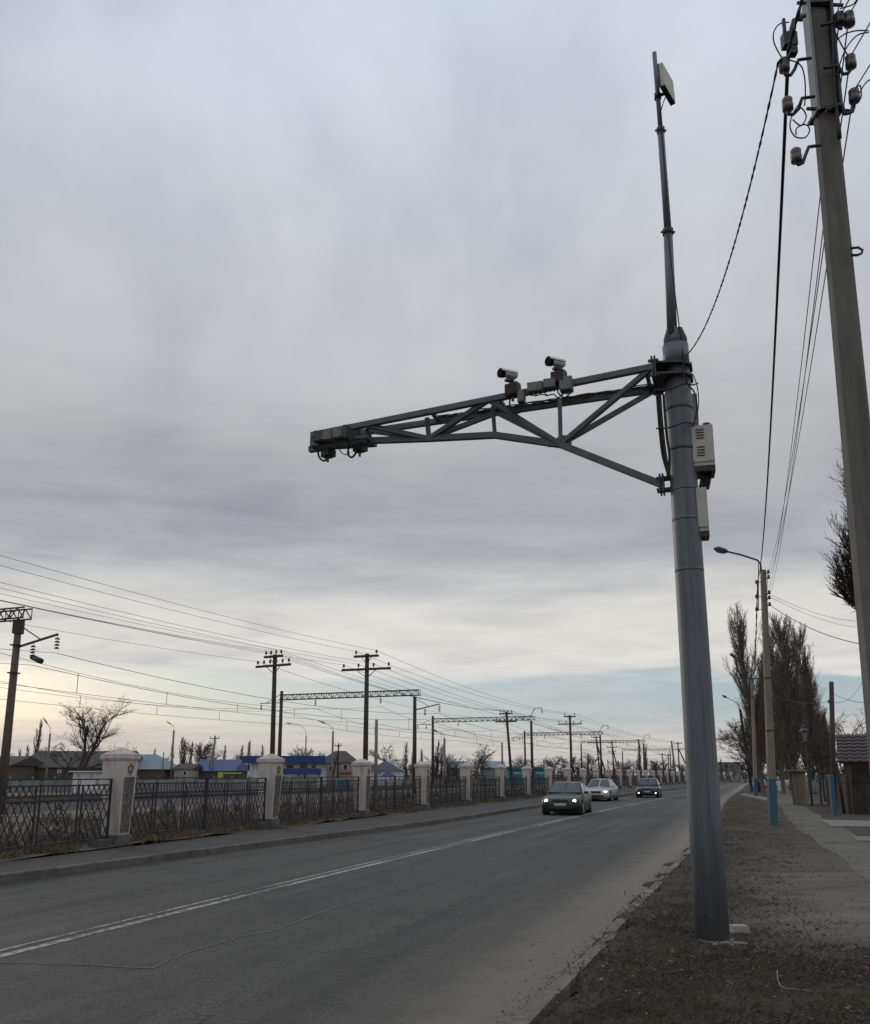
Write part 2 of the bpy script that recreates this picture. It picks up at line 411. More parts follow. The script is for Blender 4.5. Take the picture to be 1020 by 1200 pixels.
def verge_material():
    m = bpy.data.materials.new('verge_soil'); m.use_nodes = True
    t = m.node_tree; bb = NB(t); t.nodes.clear()
    p = bb.n('ShaderNodeBsdfPrincipled'); o = bb.n('ShaderNodeOutputMaterial'); bb.l(p.outputs[0], o.inputs[0])
    g = bb.n('ShaderNodeTexCoord'); s = bb.n('ShaderNodeSeparateXYZ'); bb.l(g.outputs['Object'], s.inputs[0])
    def noise(sc, det=5, r=.6, vec=None, dist=0):
        n = bb.n('ShaderNodeTexNoise', i_Scale=sc, i_Detail=float(det), i_Roughness=r, i_Distortion=float(dist)); bb.l(vec or g.outputs['Object'], n.inputs['Vector']); return n.outputs[0]
    dark = bb.mix(noise(2.2, 6, .7), (.032, .024, .018), (.080, .059, .041))
    fine = bb.ramp(noise(38, 4, .8), [(.3, (.55, .55, .55)), (.5, (1, 1, 1)), (.72, (1.7, 1.6, 1.45))])
    dark = bb.mix(1.0, dark, fine, 'MULTIPLY')
    grey = bb.mix(noise(2.6, 7, .75), (.13, .118, .096), (.22, .203, .168))
    grey = bb.mix(1.0, grey, bb.ramp(noise(55, 4, .8), [(.3, (.72, .72, .72)), (.7, (1.25, 1.25, 1.22))]), 'MULTIPLY')
    # trodden ground beside the footpath: follows the path line
    lat = bb.math('SUBTRACT', s.outputs[0], bb.math('MULTIPLY', s.outputs[1], .345))
    mpv = bb.n('ShaderNodeMapping'); mpv.inputs['Scale'].default_value = (.5, 1.5, 1); bb.l(g.outputs['Object'], mpv.inputs[0])
    lat = bb.math('ADD', lat, bb.math('MULTIPLY', bb.math('SUBTRACT', noise(.8, 6, .65, mpv.outputs[0], .8), .5), 3.6))
    k = bb.ramp(bb.math('DIVIDE', bb.math('ADD', lat, 1.0), 4.0), [(.11, (0, 0, 0)), (.34, (1, 1, 1))])
    nearfade = bb.ramp(bb.math('DIVIDE', s.outputs[1], 40.0), [(.21, (0, 0, 0)), (.27, (.95, .95, .95)), (.42, (.5, .5, .5)), (.60, (.08, .08, .08))])
    k = bb.math('MULTIPLY', k, nearfade)
    c = bb.mix(k, dark, grey)
    wet = bb.ramp(noise(.6, 4, .6, mpv.outputs[0], 1.5), [(.40, (.72, .72, .72)), (.6, (1.1, 1.1, 1.1))])
    c = bb.mix(1.0, c, wet, 'MULTIPLY')
    bb.l(c, p.inputs['Base Color']); p.inputs['Roughness'].default_value = .95
    bp = bb.n('ShaderNodeBump', i_Strength=.9, i_Distance=.04); bb.l(noise(26, 6, .75), bp.inputs['Height']); bb.l(bp.outputs[0], p.inputs['Normal'])
    return m
MATS['verge'] = verge_material()

# ------------------------------------------------------------------ mesh builder
class MB:
    def __init__(s): s.v = []; s.f = []; s.sm = []; s.mi = []; s.cur = 0
    def add(s, vs, fs, smooth=False):
        o = len(s.v); s.v.extend([tuple(x) for x in vs])
        for f in fs: s.f.append(tuple(i + o for i in f)); s.sm.append(smooth); s.mi.append(s.cur)
        return s
    def box(s, c, size, rot=None):
        x, y, z = (k / 2 for k in size); vs = []
        for sx, sy, sz in ((-1,-1,-1),(1,-1,-1),(1,1,-1),(-1,1,-1),(-1,-1,1),(1,-1,1),(1,1,1),(-1,1,1)):
            p = Vector((sx * x, sy * y, sz * z))
            if rot is not None: p = rot @ p
            vs.append(p + Vector(c))
        return s.add(vs, [(0,3,2,1),(4,5,6,7),(0,1,5,4),(1,2,6,5),(2,3,7,6),(3,0,4,7)])
    def bar(s, p0, p1, w_, h_=None, up=(0, 0, 1)):
        p0 = Vector(p0); p1 = Vector(p1); d = p1 - p0; L = d.length
        if L < 1e-6: return s
        d.normalize(); u = Vector(up)
        if abs(d.dot(u)) > .98: u = Vector((0, 1, 0)) if abs(d.y) < .9 else Vector((1, 0, 0))
        sd_ = d.cross(u).normalized(); u = sd_.cross(d)
        return s.box((p0 + p1) / 2, (w_, L, h_ or w_), Matrix((sd_, d, u)).transposed())
    def tube(s, pts, rad, n=8, cap=True, smooth=True):
        pts = [Vector(p) for p in pts]
        if not hasattr(rad, '__len__'): rad = [rad] * len(pts)
        vs = []; prev = None
        for i, p in enumerate(pts):
            d = (pts[min(i + 1, len(pts) - 1)] - pts[max(i - 1, 0)])
            d = d.normalized() if d.length > 1e-9 else Vector((0, 0, 1))
            if prev is None:
                a = d.cross(Vector((0, 0, 1)))
                if a.length < .1: a = d.cross(Vector((0, 1, 0)))
            else:
                a = prev - d * prev.dot(d)
                if a.length < 1e-4: a = d.cross(Vector((.3, 1, .2)))
            a.normalize(); prev = a; bb = d.cross(a)
            for k in range(n):
                t = 2 * math.pi * k / n
                vs.append(p + (a * math.cos(t) + bb * math.sin(t)) * rad[i])
        fs = [(i * n + k, i * n + (k + 1) % n, (i + 1) * n + (k + 1) % n, (i + 1) * n + k) for i in range(len(pts) - 1) for k in range(n)]
        s.add(vs, fs, smooth)
        if cap and n > 2:
            o = len(s.v) - len(vs)
            for idx in ([o + k for k in range(n)][::-1], [o + (len(pts) - 1) * n + k for k in range(n)]):
                s.f.append(tuple(idx)); s.sm.append(False); s.mi.append(s.cur)
        return s
    def ring(s, c, r, t, normal=(0, 1, 0), n=16, m=5, squash=1.0):
        nrm = Vector(normal).normalized(); a = nrm.cross(Vector((0, 0, 1)))
        if a.length < .1: a = Vector((1, 0, 0))
        a.normalize(); bb = nrm.cross(a)
        vs = []
        for i in range(n):
            th = 2 * math.pi * i / n; d = a * math.cos(th) + bb * math.sin(th) * squash
            for j in range(m):
                ph = 2 * math.pi * j / m
                vs.append(Vector(c) + d * (r + t * math.cos(ph)) + nrm * t * math.sin(ph))
        fs = [(i * m + j, ((i + 1) % n) * m + j, ((i + 1) % n) * m + (j + 1) % m, i * m + (j + 1) % m) for i in range(n) for j in range(m)]
        return s.add(vs, fs, True)
    def lathe(s, prof, c=(0, 0, 0), n=16, smooth=True):
        vs = []; c = Vector(c)
        for r, z in prof:
            for k in range(n):
                t = 2 * math.pi * k / n; vs.append(c + Vector((r * math.cos(t), r * math.sin(t), z)))
        fs = [(i * n + k, i * n + (k + 1) % n, (i + 1) * n + (k + 1) % n, (i + 1) * n + k) for i in range(len(prof) - 1) for k in range(n)]
        s.add(vs, fs, smooth); o = len(s.v) - len(vs)
        s.f.append(tuple(o + k for k in range(n))[::-1]); s.sm.append(False); s.mi.append(s.cur)
        s.f.append(tuple(o + (len(prof) - 1) * n + k for k in range(n))); s.sm.append(False); s.mi.append(s.cur)
        return s
    def prism(s, poly, z0, z1):
        n = len(poly); vs = [(x, y, z0) for x, y in poly] + [(x, y, z1) for x, y in poly]
        return s.add(vs, [tuple(range(n))[::-1], tuple(range(n, 2 * n))] + [(i, (i + 1) % n, n + (i + 1) % n, n + i) for i in range(n)])
    def frustum(s, c, w0, w1, z0, z1, rot=None):
        vs = []
        for wv, z in ((w0, z0), (w1, z1)):
            wx, wy = wv if hasattr(wv, '__len__') else (wv, wv)
            for sx, sy in ((-1,-1),(1,-1),(1,1),(-1,1)):
                p = Vector((sx * wx / 2, sy * wy / 2, z))
                if rot is not None: p = rot @ p
                vs.append(p + Vector(c))
        return s.add(vs, [(0,3,2,1),(4,5,6,7),(0,1,5,4),(1,2,6,5),(2,3,7,6),(3,0,4,7)])
    def obj(s, name, m, parent=None, absol=False, mats=None):
        me = bpy.data.meshes.new(name)
        vs = s.v
        if absol and parent is not None:
            inv = world_of(parent).inverted(); vs = [tuple(inv @ Vector(p)) for p in vs]
        me.from_pydata(vs, [], s.f)
        me.polygons.foreach_set('use_smooth', s.sm)
        for mm in (mats or [m]): me.materials.append(MATS[mm])
        if mats: me.polygons.foreach_set('material_index', s.mi)
        o = bpy.data.objects.new(name, me); COL.objects.link(o)
        if parent is not None: o.parent = parent
        return o
def world_of(o):
    m = Matrix.LocRotScale(o.location, o.rotation_euler, o.scale)
    return world_of(o.parent) @ m if o.parent else m
def tag(o, label=None, cat=None, group=None, kind=None):
    if label: o['label'] = label
    if cat: o['category'] = cat
    if group: o['group'] = group
    if kind: o['kind'] = kind
    return o
def thing(name, loc, label, cat, group=None, rz=0.0):
    o = bpy.data.objects.new(name, None); COL.objects.link(o)
    o.empty_display_size = .2; o.location = loc; o.rotation_euler = (0, 0, rz)
    return tag(o, label, cat, group)
def copy_tree(o, parent=None):
    c = o.copy(); COL.objects.link(c); c.parent = parent
    for ch in list(o.children): copy_tree(ch, c)
    return c
def struct(mb, name, m): return tag(mb.obj(name, m), kind='structure')
def nz(x, y, s=1.0):
    x *= s; y *= s
    return (math.sin(x * 1.7 + 1.3 * math.sin(y * 1.1)) + math.sin(y * 2.3 + 1.7 * math.sin(x * .9 + 2)) + .5 * math.sin(x * 4.1 + y * 3.3)) / 2.5
ORD = ['first', 'second', 'third', 'fourth', 'fifth', 'sixth', 'seventh', 'eighth', 'ninth', 'tenth', 'eleventh', 'twelfth', 'thirteenth', 'fourteenth', 'fifteenth', 'sixteenth', 'seventeenth', 'eighteenth', 'nineteenth', 'twentieth', 'twenty-first', 'twenty-second', 'twenty-third', 'twenty-fourth', 'twenty-fifth', 'twenty-sixth', 'twenty-seventh', 'twenty-eighth', 'twenty-ninth', 'thirtieth', 'thirty-first', 'thirty-second', 'thirty-third', 'thirty-fourth']

# ------------------------------------------------------------------ setting
YS = [-30, -20, -12, -6, -2] + [i * 1.0 for i in range(0, 40)] + [40 + i * 4 for i in range(0, 60)]
def strip(fl, fr, z, ys, nx=1, name='strip', m='road', uvname=None, zf=None):
    mb = MB(); vs = []; fs = []; uvs = []
    for y in ys:
        a, c = fl(y), fr(y)
        for i in range(nx + 1):
            x = lerp(a, c, i / nx); vs.append((x, y, z + (zf(x, y) if zf else 0))); uvs.append((x - road_c(y), y))
    for j in range(len(ys) - 1):
        for i in range(nx):
            k = j * (nx + 1) + i; fs.append((k, k + 1, k + nx + 2, k + nx + 1))
    mb.add(vs, fs, True); o = struct(mb, name, m)
    if uvname:
        uvl = o.data.uv_layers.new(name=uvname)
        for lp in o.data.loops: uvl.data[lp.index].uv = uvs[lp.vertex_index]
        uv2 = o.data.uv_layers.new(name='edge')
        for lp in o.data.loops:
            x, y, z_ = vs[lp.vertex_index]; uv2.data[lp.index].uv = (road_r(y) - x, x - road_l(y))
    return o
mb = MB(); mb.add([(-2500, -600, -.06), (2500, -600, -.06), (2500, 4000, -.06), (-2500, 4000, -.06)], [(0, 1, 2, 3)])
struct(mb, 'ground', 'field')
strip(road_l, lambda y: road_r(y) + .12, 0, YS, 6, 'road', 'road', 'lane')
for off, wd, y0 in ((-.06, .07, -20), (.17, .13, -20)):
    strip(lambda y: road_c(y) + off - wd / 2, lambda y: road_c(y) + off + wd / 2, .004, [y for y in YS if y >= y0], 1, 'road_marking', 'marking')
# pale sealed crack wandering along the near lane
cp = [G(*p) for p in [(-60, 1124), (0, 1128), (99, 1131), (176, 1135), (220, 1117), (275, 1100), (329, 1089), (384, 1067), (456, 1047), (483, 1040), (560, 1018), (600, 1008)]]
pts = []
for a, c in zip(cp[:-1], cp[1:]):
    for k in range(10): pts.append(a.lerp(c, k / 10) + Vector((rnd.uniform(-.03, .03), rnd.uniform(-.03, .03), 0)))
mb = MB(); vs = []
for q_, p in enumerate(pts):
    ww = rnd.uniform(.008, .026); dd_ = (pts[min(q_ + 1, len(pts) - 1)] - pts[max(q_ - 1, 0)]).normalized()
    vs += [(p.x + dd_.y * ww, p.y - dd_.x * ww, .004), (p.x - dd_.y * ww, p.y + dd_.x * ww, .004)]
mb.add(vs, [(2 * i, 2 * i + 2, 2 * i + 3, 2 * i + 1) for i in range(len(pts) - 1)])
struct(mb, 'sealed_crack', 'crack_seal')
# left pavement
strip(lambda y: fence_x(y) + .35, lambda y: road_l(y) - .16, .125, YS, 3, 'pavement', 'asphalt_old', zf=lambda x, y: .008 * nz(x, y, 1.5))
# strip of ground the fence stands in and the field behind it
strip(lambda y: fence_x(y) - 60, lambda y: fence_x(y) + .35, .10, YS, 60, 'field_soil', 'field', zf=lambda x, y: .07 * nz(x, y, .9) + .05)
# verge on the right
def vz(x, y):
    d = x - road_r(y)
    return .055 + .02 * min(1, max(0, (d - .1) * 2)) + (.013 * nz(x, y, 3.1) + .010 * nz(x + 3, y, 7.7)) * min(1, max(0, (4.2 - d) / 1.5))
YV = [-30, -20, -12, -6, -2] + [i * .25 for i in range(0, 160)] + [40 + i * 4 for i in range(0, 55)]
def verge_edge(y): return road_r(y) + (.16 if y < 8 else .16 - .10 * min(1, (y - 8) / 3)) + (.35 if y < 7.6 else 1.3) * (.15 * nz(y, 2.0, 2.2) + .09 * nz(y, 5, 7) + .04 * nz(y, 9, 17))
mb = MB(); vs = []; fs = []; offs = [0, .08, .18, .3, .45, .6, .8, 1.05, 1.3, 1.6, 1.9, 2.2, 2.6, 3, 3.5, 4.0, 4.6, 5.3, 6.2, 7.5, 9, 11, 14, 24, 60]
for y in YV:
    e = verge_edge(y)
    for i, o_ in enumerate(offs): x = e + o_; vs.append((x, y, vz(x, y) - (.06 if i == 0 else 0)))
n_ = len(offs)
for j in range(len(YV) - 1):
    for i in range(n_ - 1): k = j * n_ + i; fs.append((k, k + 1, k + n_ + 1, k + n_))
mb.add(vs, fs, True); struct(mb, 'verge', 'verge')
strip(lambda y: path_l(y) + .10 * nz(y, 1, .6), lambda y: path_r(y) + .08 * nz(y, 4, .7), .079, [y for y in YS if 12 <= y <= 96], 3, 'footpath', 'footpath')
# kerbs
def kerb(side, name, label):
    root = thing(name, (0, 0, 0), label, 'kerb'); k = 0
    if side < 0:
        y = 6.0; far = MB()
        while y < 230:
            L = .95; y2 = y + L * 1.0
            if y2 > 60:
                L = 4; y2 = y + L
            xa, xb = road_l(y), road_l(y2 - .012)
            vs = []
            for (x, yy) in ((xa, y), (xb, y2 - .012)):
                jz = rnd.uniform(-.006, .006)
                for dx, z in ((.002, -.05), (-.012, .125 + jz), (-.028, .142 + jz), (-.16, .142 + jz), (-.16, -.05)): vs.append((x + dx, yy, z))
            fs = [(i, (i + 1) % 5, 5 + (i + 1) % 5, 5 + i) for i in range(5)] + [(4, 3, 2, 1, 0), (5, 6, 7, 8, 9)]
            if y < 50: m2 = MB(); m2.add(vs, fs); m2.obj('kerb_stone', 'kerb_concrete', root)
            else: far.add(vs, fs)
            y = y2
        tag(far.obj('kerb_run', 'kerb_concrete', root), kind='stuff')
    else:
        y = 5.6; far = MB()
        while y < 190:
            L = .95 if y < 60 else 4; y2 = y + L
            tilt = rnd.uniform(-.012, .012); dx0 = rnd.uniform(-.02, .02)
            vs = []
            for (x, yy) in ((road_r(y) + dx0, y), (road_r(y2 - .02) + dx0, y2 - .02)):
                for dx, z in ((0, -.05), (.01, .05 + tilt), (.03, .064 + tilt), (.15, .064 + tilt), (.15, -.05)): vs.append((x + dx, yy, z))
            fs = [(i, i + 5, 5 + (i + 1) % 5, (i + 1) % 5) for i in range(5)] + [(0, 1, 2, 3, 4), (9, 8, 7, 6, 5)]
            if y < 34: m2 = MB(); m2.add(vs, fs); m2.obj('kerb_stone', 'kerb_pale', root)
            else: far.add(vs, fs)
            y = y2
        tag(far.obj('kerb_run', 'kerb_pale', root), kind='stuff')
kerb(-1, 'kerb', 'raised grey kerb of worn concrete stones below the fence pavement')
kerb(1, 'kerb', 'low broken kerb half buried in soil along the grassy verge')

# ------------------------------------------------------------------ ornamental fence along the railway
PY = [21.43 + 7.2 * i for i in range(-2, 29)]
def fpt(Y): return Vector((fence_x(Y), Y, .10))
def pillar_things():
    # body
    def shaft():
        m = MB(); wb, wt, z0, z1 = .47, .62, .30, 1.99
        m.frustum((0, 0, 0), wb, wt, z0, z1); return m
    def relief(detail, rs):
        # carved frame and leaves on the road side (+x)
        m = MB(); r_ = random.Random(rs)
        m.add([(.2377 + .004, -.155, .36), (.2377 + .004, .155, .36), (.2918 + .004, .185, 1.58), (.2918 + .004, -.185, 1.58)], [(0, 1, 2, 3)])
        def at(y, z, out=0):
            hw = lerp(.235, .31, (z - .30) / 1.69); return (hw + out, y * hw / .31, z)
        for s_ in (-1, 1): m.bar(at(s_ * .20, .36, .008), at(s_ * .20, 1.60, .008), .02, .03, up=(1, 0, 0))
        for z in (.36, 1.60): m.bar(at(-.2, z, .008), at(.2, z, .008), .02, .03, up=(1, 0, 0))
        n = 190 if detail else 40
        for i in range(n):
            y = r_.uniform(-.17, .17); z = r_.uniform(.40, 1.56); c = Vector(at(y, z, .004)); r0 = r_.uniform(.018, .04) * (1 if detail else 1.8)
            if i % 3 == 0 and detail: m.ring(c, r0, .009, (1, 0, 0), 7, 4)
            else:
                a = r_.uniform(0, 6.28); d = Vector((0, math.cos(a), math.sin(a))) * r0 * 1.3; q = Vector((0, -math.sin(a), math.cos(a))) * r0 * .45
                m.add([c - d, c + q, c + d, c - q, c + Vector((.022, 0, 0))], [(0, 1, 4), (1, 2, 4), (2, 3, 4), (3, 0, 4)])
        return m
    def emblem():
        m = MB(); m.ring((.318, 0, 1.80), .085, .014, (1, 0, 0), 14, 5)
        for k in range(5):
            a = 2 * math.pi * k / 5 + .3; m.bar((.315, .05 * math.cos(a), 1.80 + .05 * math.sin(a)), (.315, .125 * math.cos(a), 1.80 + .125 * math.sin(a)), .03, .02, up=(1, 0, 0))
        m.bar((.318, -.03, 1.66), (.318, .03, 1.66), .03, .02, up=(1, 0, 0)); return m
    def cap():
        m = MB(); m.frustum((0, 0, 0), .66, .71, 1.99, 2.03); m.frustum((0, 0, 0), .71, .70, 2.03, 2.13); m.frustum((0, 0, 0), .69, .12, 2.12, 2.275)
        return m
    def plinth():
        m = MB(); m.frustum((0, 0, 0), .60, .57, -.05, .30); m.box((-.02, -.55, .07), (.30, .55, .30)); return m
    sh, cp_, pl, em = (shaft(), cap(), plinth(), emblem())
    me = {}
    first = True
    for i, Y in enumerate(PY):
        k = i - 2
        p = fpt(Y)
        sl_ = (fence_x(Y + 1) - fence_x(Y - 1)) / 2; rz = -math.atan(sl_)
        if k >= 0:
            lab = ('tall cream fence pillar nearest the camera with carved road face and star wreath' if k == 0 else
                   'cream fence pillar, %s along the pavement counting from the near left' % ORD[k])
        else: lab = 'cream fence pillar standing left of the picture edge, number %s back' % ORD[-k - 1]
        t = thing('fence_pillar', p + Vector((rnd.uniform(-.03, .03), rnd.uniform(-.04, .04), rnd.uniform(-.02, .02))), lab, 'pillar', 'cream pillars of the railway fence', rz + rnd.uniform(-.02, .02)); t.rotation_euler = (rnd.uniform(-.008, .008), rnd.uniform(-.008, .008), t.rotation_euler[2])
        t.scale = (.93, .93, 1)
        for nm, src, mt in (('shaft', sh, 'pillar_paint'), ('cap', cp_, 'pillar_paint'), ('plinth', pl, 'plinth'), ('emblem', em, 'pillar_relief')):
            if nm == 'emblem' and k > 8: continue
            if nm not in me: o = src.obj(nm, mt, t); me[nm] = o.data
            else: o = bpy.data.objects.new(nm, me[nm]); COL.objects.link(o); o.parent = t
        if k < 12:
            key = 'rel%d' % (0 if k < 1 else 1 if k < 3 else 2)
            if key not in me: o = relief(key != 'rel2', 5 + len(me)).obj('carved_relief', 'pillar_relief', t); me[key] = o.data
            else: o = bpy.data.objects.new('carved_relief', me[key]); COL.objects.link(o); o.parent = t
pillar_things()

def fence_panels():
    LOW, TOP = .22, 1.55
    half = 3.18
    B = .028
    rails = [MB().bar((0, 0, z), (0, half, z), .03, .03) for z in (TOP, TOP - .13, TOP - .36, TOP - .44, LOW + .02)]
    ups = [MB().bar((0, y, LOW), (0, y, TOP - .13), .03, .03) for y in (.92, 1.04, 2.14, 2.26)]
    def bars():
        out = []
        for (ya, yb) in ((.05, .92), (2.26, half - .05)):
            for (za, zb, step, slope) in ((TOP - .36, TOP - .13, .17, 1.5), (LOW + .02, TOP - .44, .19, 1.85)):
                for sg in (-1, 1):
                    hz = zb - za; run = hz / slope; n = int((yb - ya + run) / step)
                    for q in range(n + 1):
                        y0 = ya - run + q * step + .04; y1 = y0 + run; z0, z1 = za, zb
                        if y0 < ya: z0 = za + (ya - y0) * slope; y0 = ya
                        if y1 > yb: z1 = zb - (y1 - yb) * slope; y1 = yb
                        if y1 - y0 < .05: continue
                        if sg < 0: a, c = (ya + yb - y0, ya + yb - y1)
                        else: a, c = y0, y1
                        out.append(((.006 * sg, a, z0), (.006 * sg, c, z1)))
        return out
    def ornament():
        m = MB(); cy_, cz = 1.59, LOW + .42
        m.ring((0, cy_, cz), .30, .014, (1, 0, 0), 20, 4)
        m.ring((0, cy_, cz), .13, .012, (1, 0, 0), 12, 4)
        for k in (-3, -1, 1, 3):
            if k: m.bar((0, cy_, cz - .06), (0, cy_ + k * .12, TOP - .45), .018, .018)
        m.bar((0, cy_, LOW), (0, cy_, cz - .13), .02, .02)
        for s_ in (-1, 1):
            m.bar((0, cy_ + s_ * .42, LOW), (0, cy_, cz + .42), .02, .02)
            m.bar((0, cy_ + s_ * .53, LOW + .50), (0, cy_, LOW + .1), .02, .02)
        m.bar((0, 1.07, LOW + .12), (0, 2.11, LOW + .12), .018, .018)
        m.bar((0, 1.07, LOW + .2), (0, 2.11, LOW + .2), .018, .018)
        for k in range(9): y = 1.1 + k * .12; m.bar((0, y, TOP - .36), (0, y, TOP - .13), .016, .016)
        return m
    ringl = [MB().ring((0, y, TOP - .065), .045, .010, (1, 0, 0), 10, 4) for y in (.48, 1.04, 2.14, 2.7)]
    def post(): 
        m = MB(); m.bar((0, half + .02, .02), (0, half + .02, TOP + .04), .075, .075); return m
    def endpost():
        m = MB(); m.bar((0, .02, LOW - .06), (0, .02, TOP + .01), .045, .045); return m
    orn, ps, ep = ornament(), post(), endpost()
    bs = bars(); me = {}
    def inst(nm, key, src, t, kind=None):
        if key not in me: o = src.obj(nm, 'fence_iron', t); me[key] = o.data
        else: o = bpy.data.objects.new(nm, me[key]); COL.objects.link(o); o.parent = t
        if kind: o['kind'] = kind
        return o
    lat = MB(); [lat.bar(a, c, .014, .020) for a, c in bs]
    lat_far = MB(); [lat_far.bar(a, c, .012, .018) for i, (a, c) in enumerate(bs)]
    barmeshes = []
    for i in range(len(PY) - 1):
        k = i - 2
        P0, P1 = fpt(PY[i]), fpt(PY[i + 1]); d = (P1 - P0); L = d.length; d.normalize(); rz = -math.atan2(d.x, d.y)
        for hf in (0, 1):
            if hf == 0: loc = P0 + d * .33; r2 = rz; sc = (L / 2 - .34) / half
            else: loc = P1 - d * .33; r2 = rz + math.pi; sc = (L / 2 - .34) / half
            if k < 0: which = ('left of the nearest pillar' if (k == -1) else 'beyond the left picture edge') + (', its far half' if hf else ', its near half')
            else: which = 'in the %s bay from the nearest pillar, %s half' % (ORD[k], 'far' if hf else 'near')
            t = thing('fence_panel', loc, 'dark iron lattice fence panel ' + which, 'fence panel', 'iron lattice panels between the cream pillars', r2); t.rotation_euler = (0, rnd.uniform(-.012, .012), r2); t.location.z += rnd.uniform(-.015, .015)
            t.scale = (1, sc, 1)
            for q_, b_ in enumerate(rails): inst('rail', 'r%d' % q_, b_, t)
            for q_, b_ in enumerate(ups): inst('upright', 'u%d' % q_, b_, t)
            inst('ornament', 'orn', orn, t)
            if hf == 0: inst('post', 'ps', ps, t)
            inst('end_post', 'ep', ep, t)
            if k < 4:
                for q_, b_ in enumerate(ringl): inst('ring', 'g%d' % q_, b_, t)
            near = (k == -1) or (k == 0)
            if near:
                for j, (a, c) in enumerate(bs):
                    key = 'bar%d' % j
                    if key not in me:
                        o = MB().bar(a, c, .014, .020).obj('lattice_bar', 'fence_iron', t); me[key] = o.data
                    else: o = bpy.data.objects.new('lattice_bar', me[key]); COL.objects.link(o); o.parent = t
            else: inst('lattice', 'lat' if k < 6 else 'latf', lat if k < 6 else lat_far, t, 'stuff')
fence_panels()

# ------------------------------------------------------------------ traffic camera mast
MX, MY = 2.90, 9.86
MZ = vz(MX, MY)
mast = thing('camera_mast', (MX, MY, MZ), 'tall grey steel roadside mast with a long truss arm over the road', 'mast')
PH_ = 6.78
def mast_r(z): return lerp(.176, .149, z / PH_)
mb = MB(); mb.lathe([(mast_r(z), z - MZ) for z in (-.2, 1.5, 3, 4.5, 5.9, PH_ - .05)], n=28); mb.obj('shaft', 'mast_paint', mast)
mb = MB(); mb.lathe([(.23, -.12), (.22, .006), (.18, .010)], n=9); mb.obj('concrete_footing', 'concrete_old', mast)
mb = MB(); mb.lathe([(mast_r(6.75) + .004, 6.52 - MZ), (mast_r(6.75) + .004, 6.80 - MZ)], n=28); mb.lathe([(.10, 6.80 - MZ), (.05, 7.02 - MZ)], n=16)
for k in range(6):
    a = k * math.pi / 3 + .3; c, s = math.cos(a), math.sin(a)
    q = [Vector((c * r, s * r, z - MZ)) for r, z in ((.045, 7.04), (.045, 6.79), (.155, 6.79), (.155, 6.86), (.10, 7.02))]
    tn = Vector((-s, c, 0)) * .006
    mb.add([p + tn for p in q] + [p - tn for p in q], [(0, 1, 2, 3, 4), (9, 8, 7, 6, 5)] + [(i, i + 5, 5 + (i + 1) % 5, (i + 1) % 5) for i in range(5)])
mb.obj('top_collar', 'grey_paint', mast)
for z in (5.98, 5.47, 4.98, 4.62, 4.02):
    mb = MB(); r = mast_r(z); th = .004 if z in (5.98, 5.47) else .002
    mb.lathe([(r + th, z - MZ - .018), (r + th, z - MZ + .018)], n=28); mb.obj('band', 'dark_steel' if z > 5.4 else 'mast_paint', mast)
# slim antenna tube on top
top0 = Vector((MX - .01, MY, 6.95)); tp = [(788, 392), (783, 272), (774.5, 153), (771, 112), (767, 62)]
tp = [D(x, y, MY) for x, y in tp]
mb = MB(); mb.tube([tp[0], tp[1]], [.062, .055], 14); mb.tube([tp[1] - Vector((0, 0, .02)), tp[2]], [.046, .042], 14); mb.tube([tp[2] - Vector((0, 0, .02)), tp[4]], [.031, .029], 12); mb.obj('antenna_tube', 'grey_paint', mast, True)
for p, r in ((tp[1], .068), (tp[2], .052)):
    mb = MB(); mb.tube([p - Vector((0, 0, .035)), p + Vector((0, 0, .035))], r, 14); mb.bar(p + Vector((-r - .02, 0, 0)), p + Vector((r + .02, 0, 0)), .02); mb.obj('collar', 'dark_steel', mast, True)
# truss arm: front chord plane and rear chord plane
ADIR = Vector((-math.cos(R(19)), math.sin(R(19)), 0)); ANRM = Vector((math.sin(R(19)), math.cos(R(19)), 0))
def APl(x, y, off):
    """point on the vertical plane of the arm shifted by off metres away from the camera"""
    o = Vector((MX, MY, 0)) + ANRM * off; r = Vector(ray(x, y)); c0 = Vector((0, 0, CAMH))
    t = (o - c0).dot(ANRM) / r.dot(ANRM); return c0 + r * t
FO, RO = -.30, .30
def at_t(p, q, t): return p.lerp(q, t)
fr0, fr1 = APl(766, 430, FO), APl(366, 510, FO * .55)
def zmatch(px, py_guess, z, off):            # same height on another plane
    return APl(px, py_guess, off)
re0 = fr0 + ANRM * .60; re1 = fr1 + ANRM * .15; re0.z = fr0.z - .02
lo = [APl(776, 568, 0), APl(657, 521, 0), APl(580, 510, 0), APl(503, 514, 0), APl(434, 516.5, 0), APl(363, 527, 0)]
mb = MB(); mb.bar(fr0, fr1, .07, .07); mb.obj('front_chord', 'arm_paint', mast, True)
mb = MB(); mb.bar(re0, re1, .07, .07); mb.obj('rear_chord', 'arm_paint', mast, True)
mb = MB()
for a, c in zip(lo[:-1], lo[1:]): mb.bar(a, c, .075, .075)
mb.obj('lower_chord', 'arm_paint', mast, True)
def on(p, q, P):                              # point of chord p-q above lower point P
    t = (Vector((P.x - p.x, P.y - p.y)).dot(Vector((q.x - p.x, q.y - p.y)))) / Vector((q.x - p.x, q.y - p.y)).length_squared
    return p.lerp(q, max(0, min(1, t)))
for i in (1, 2, 3, 4):
    mb = MB(); f_ = on(fr0, fr1, lo[i]); r_ = on(re0, re1, lo[i]); mb.bar(lo[i], f_.lerp(r_, .5 if i > 1 else .8), .05); mb.obj('strut', 'arm_paint', mast, True)
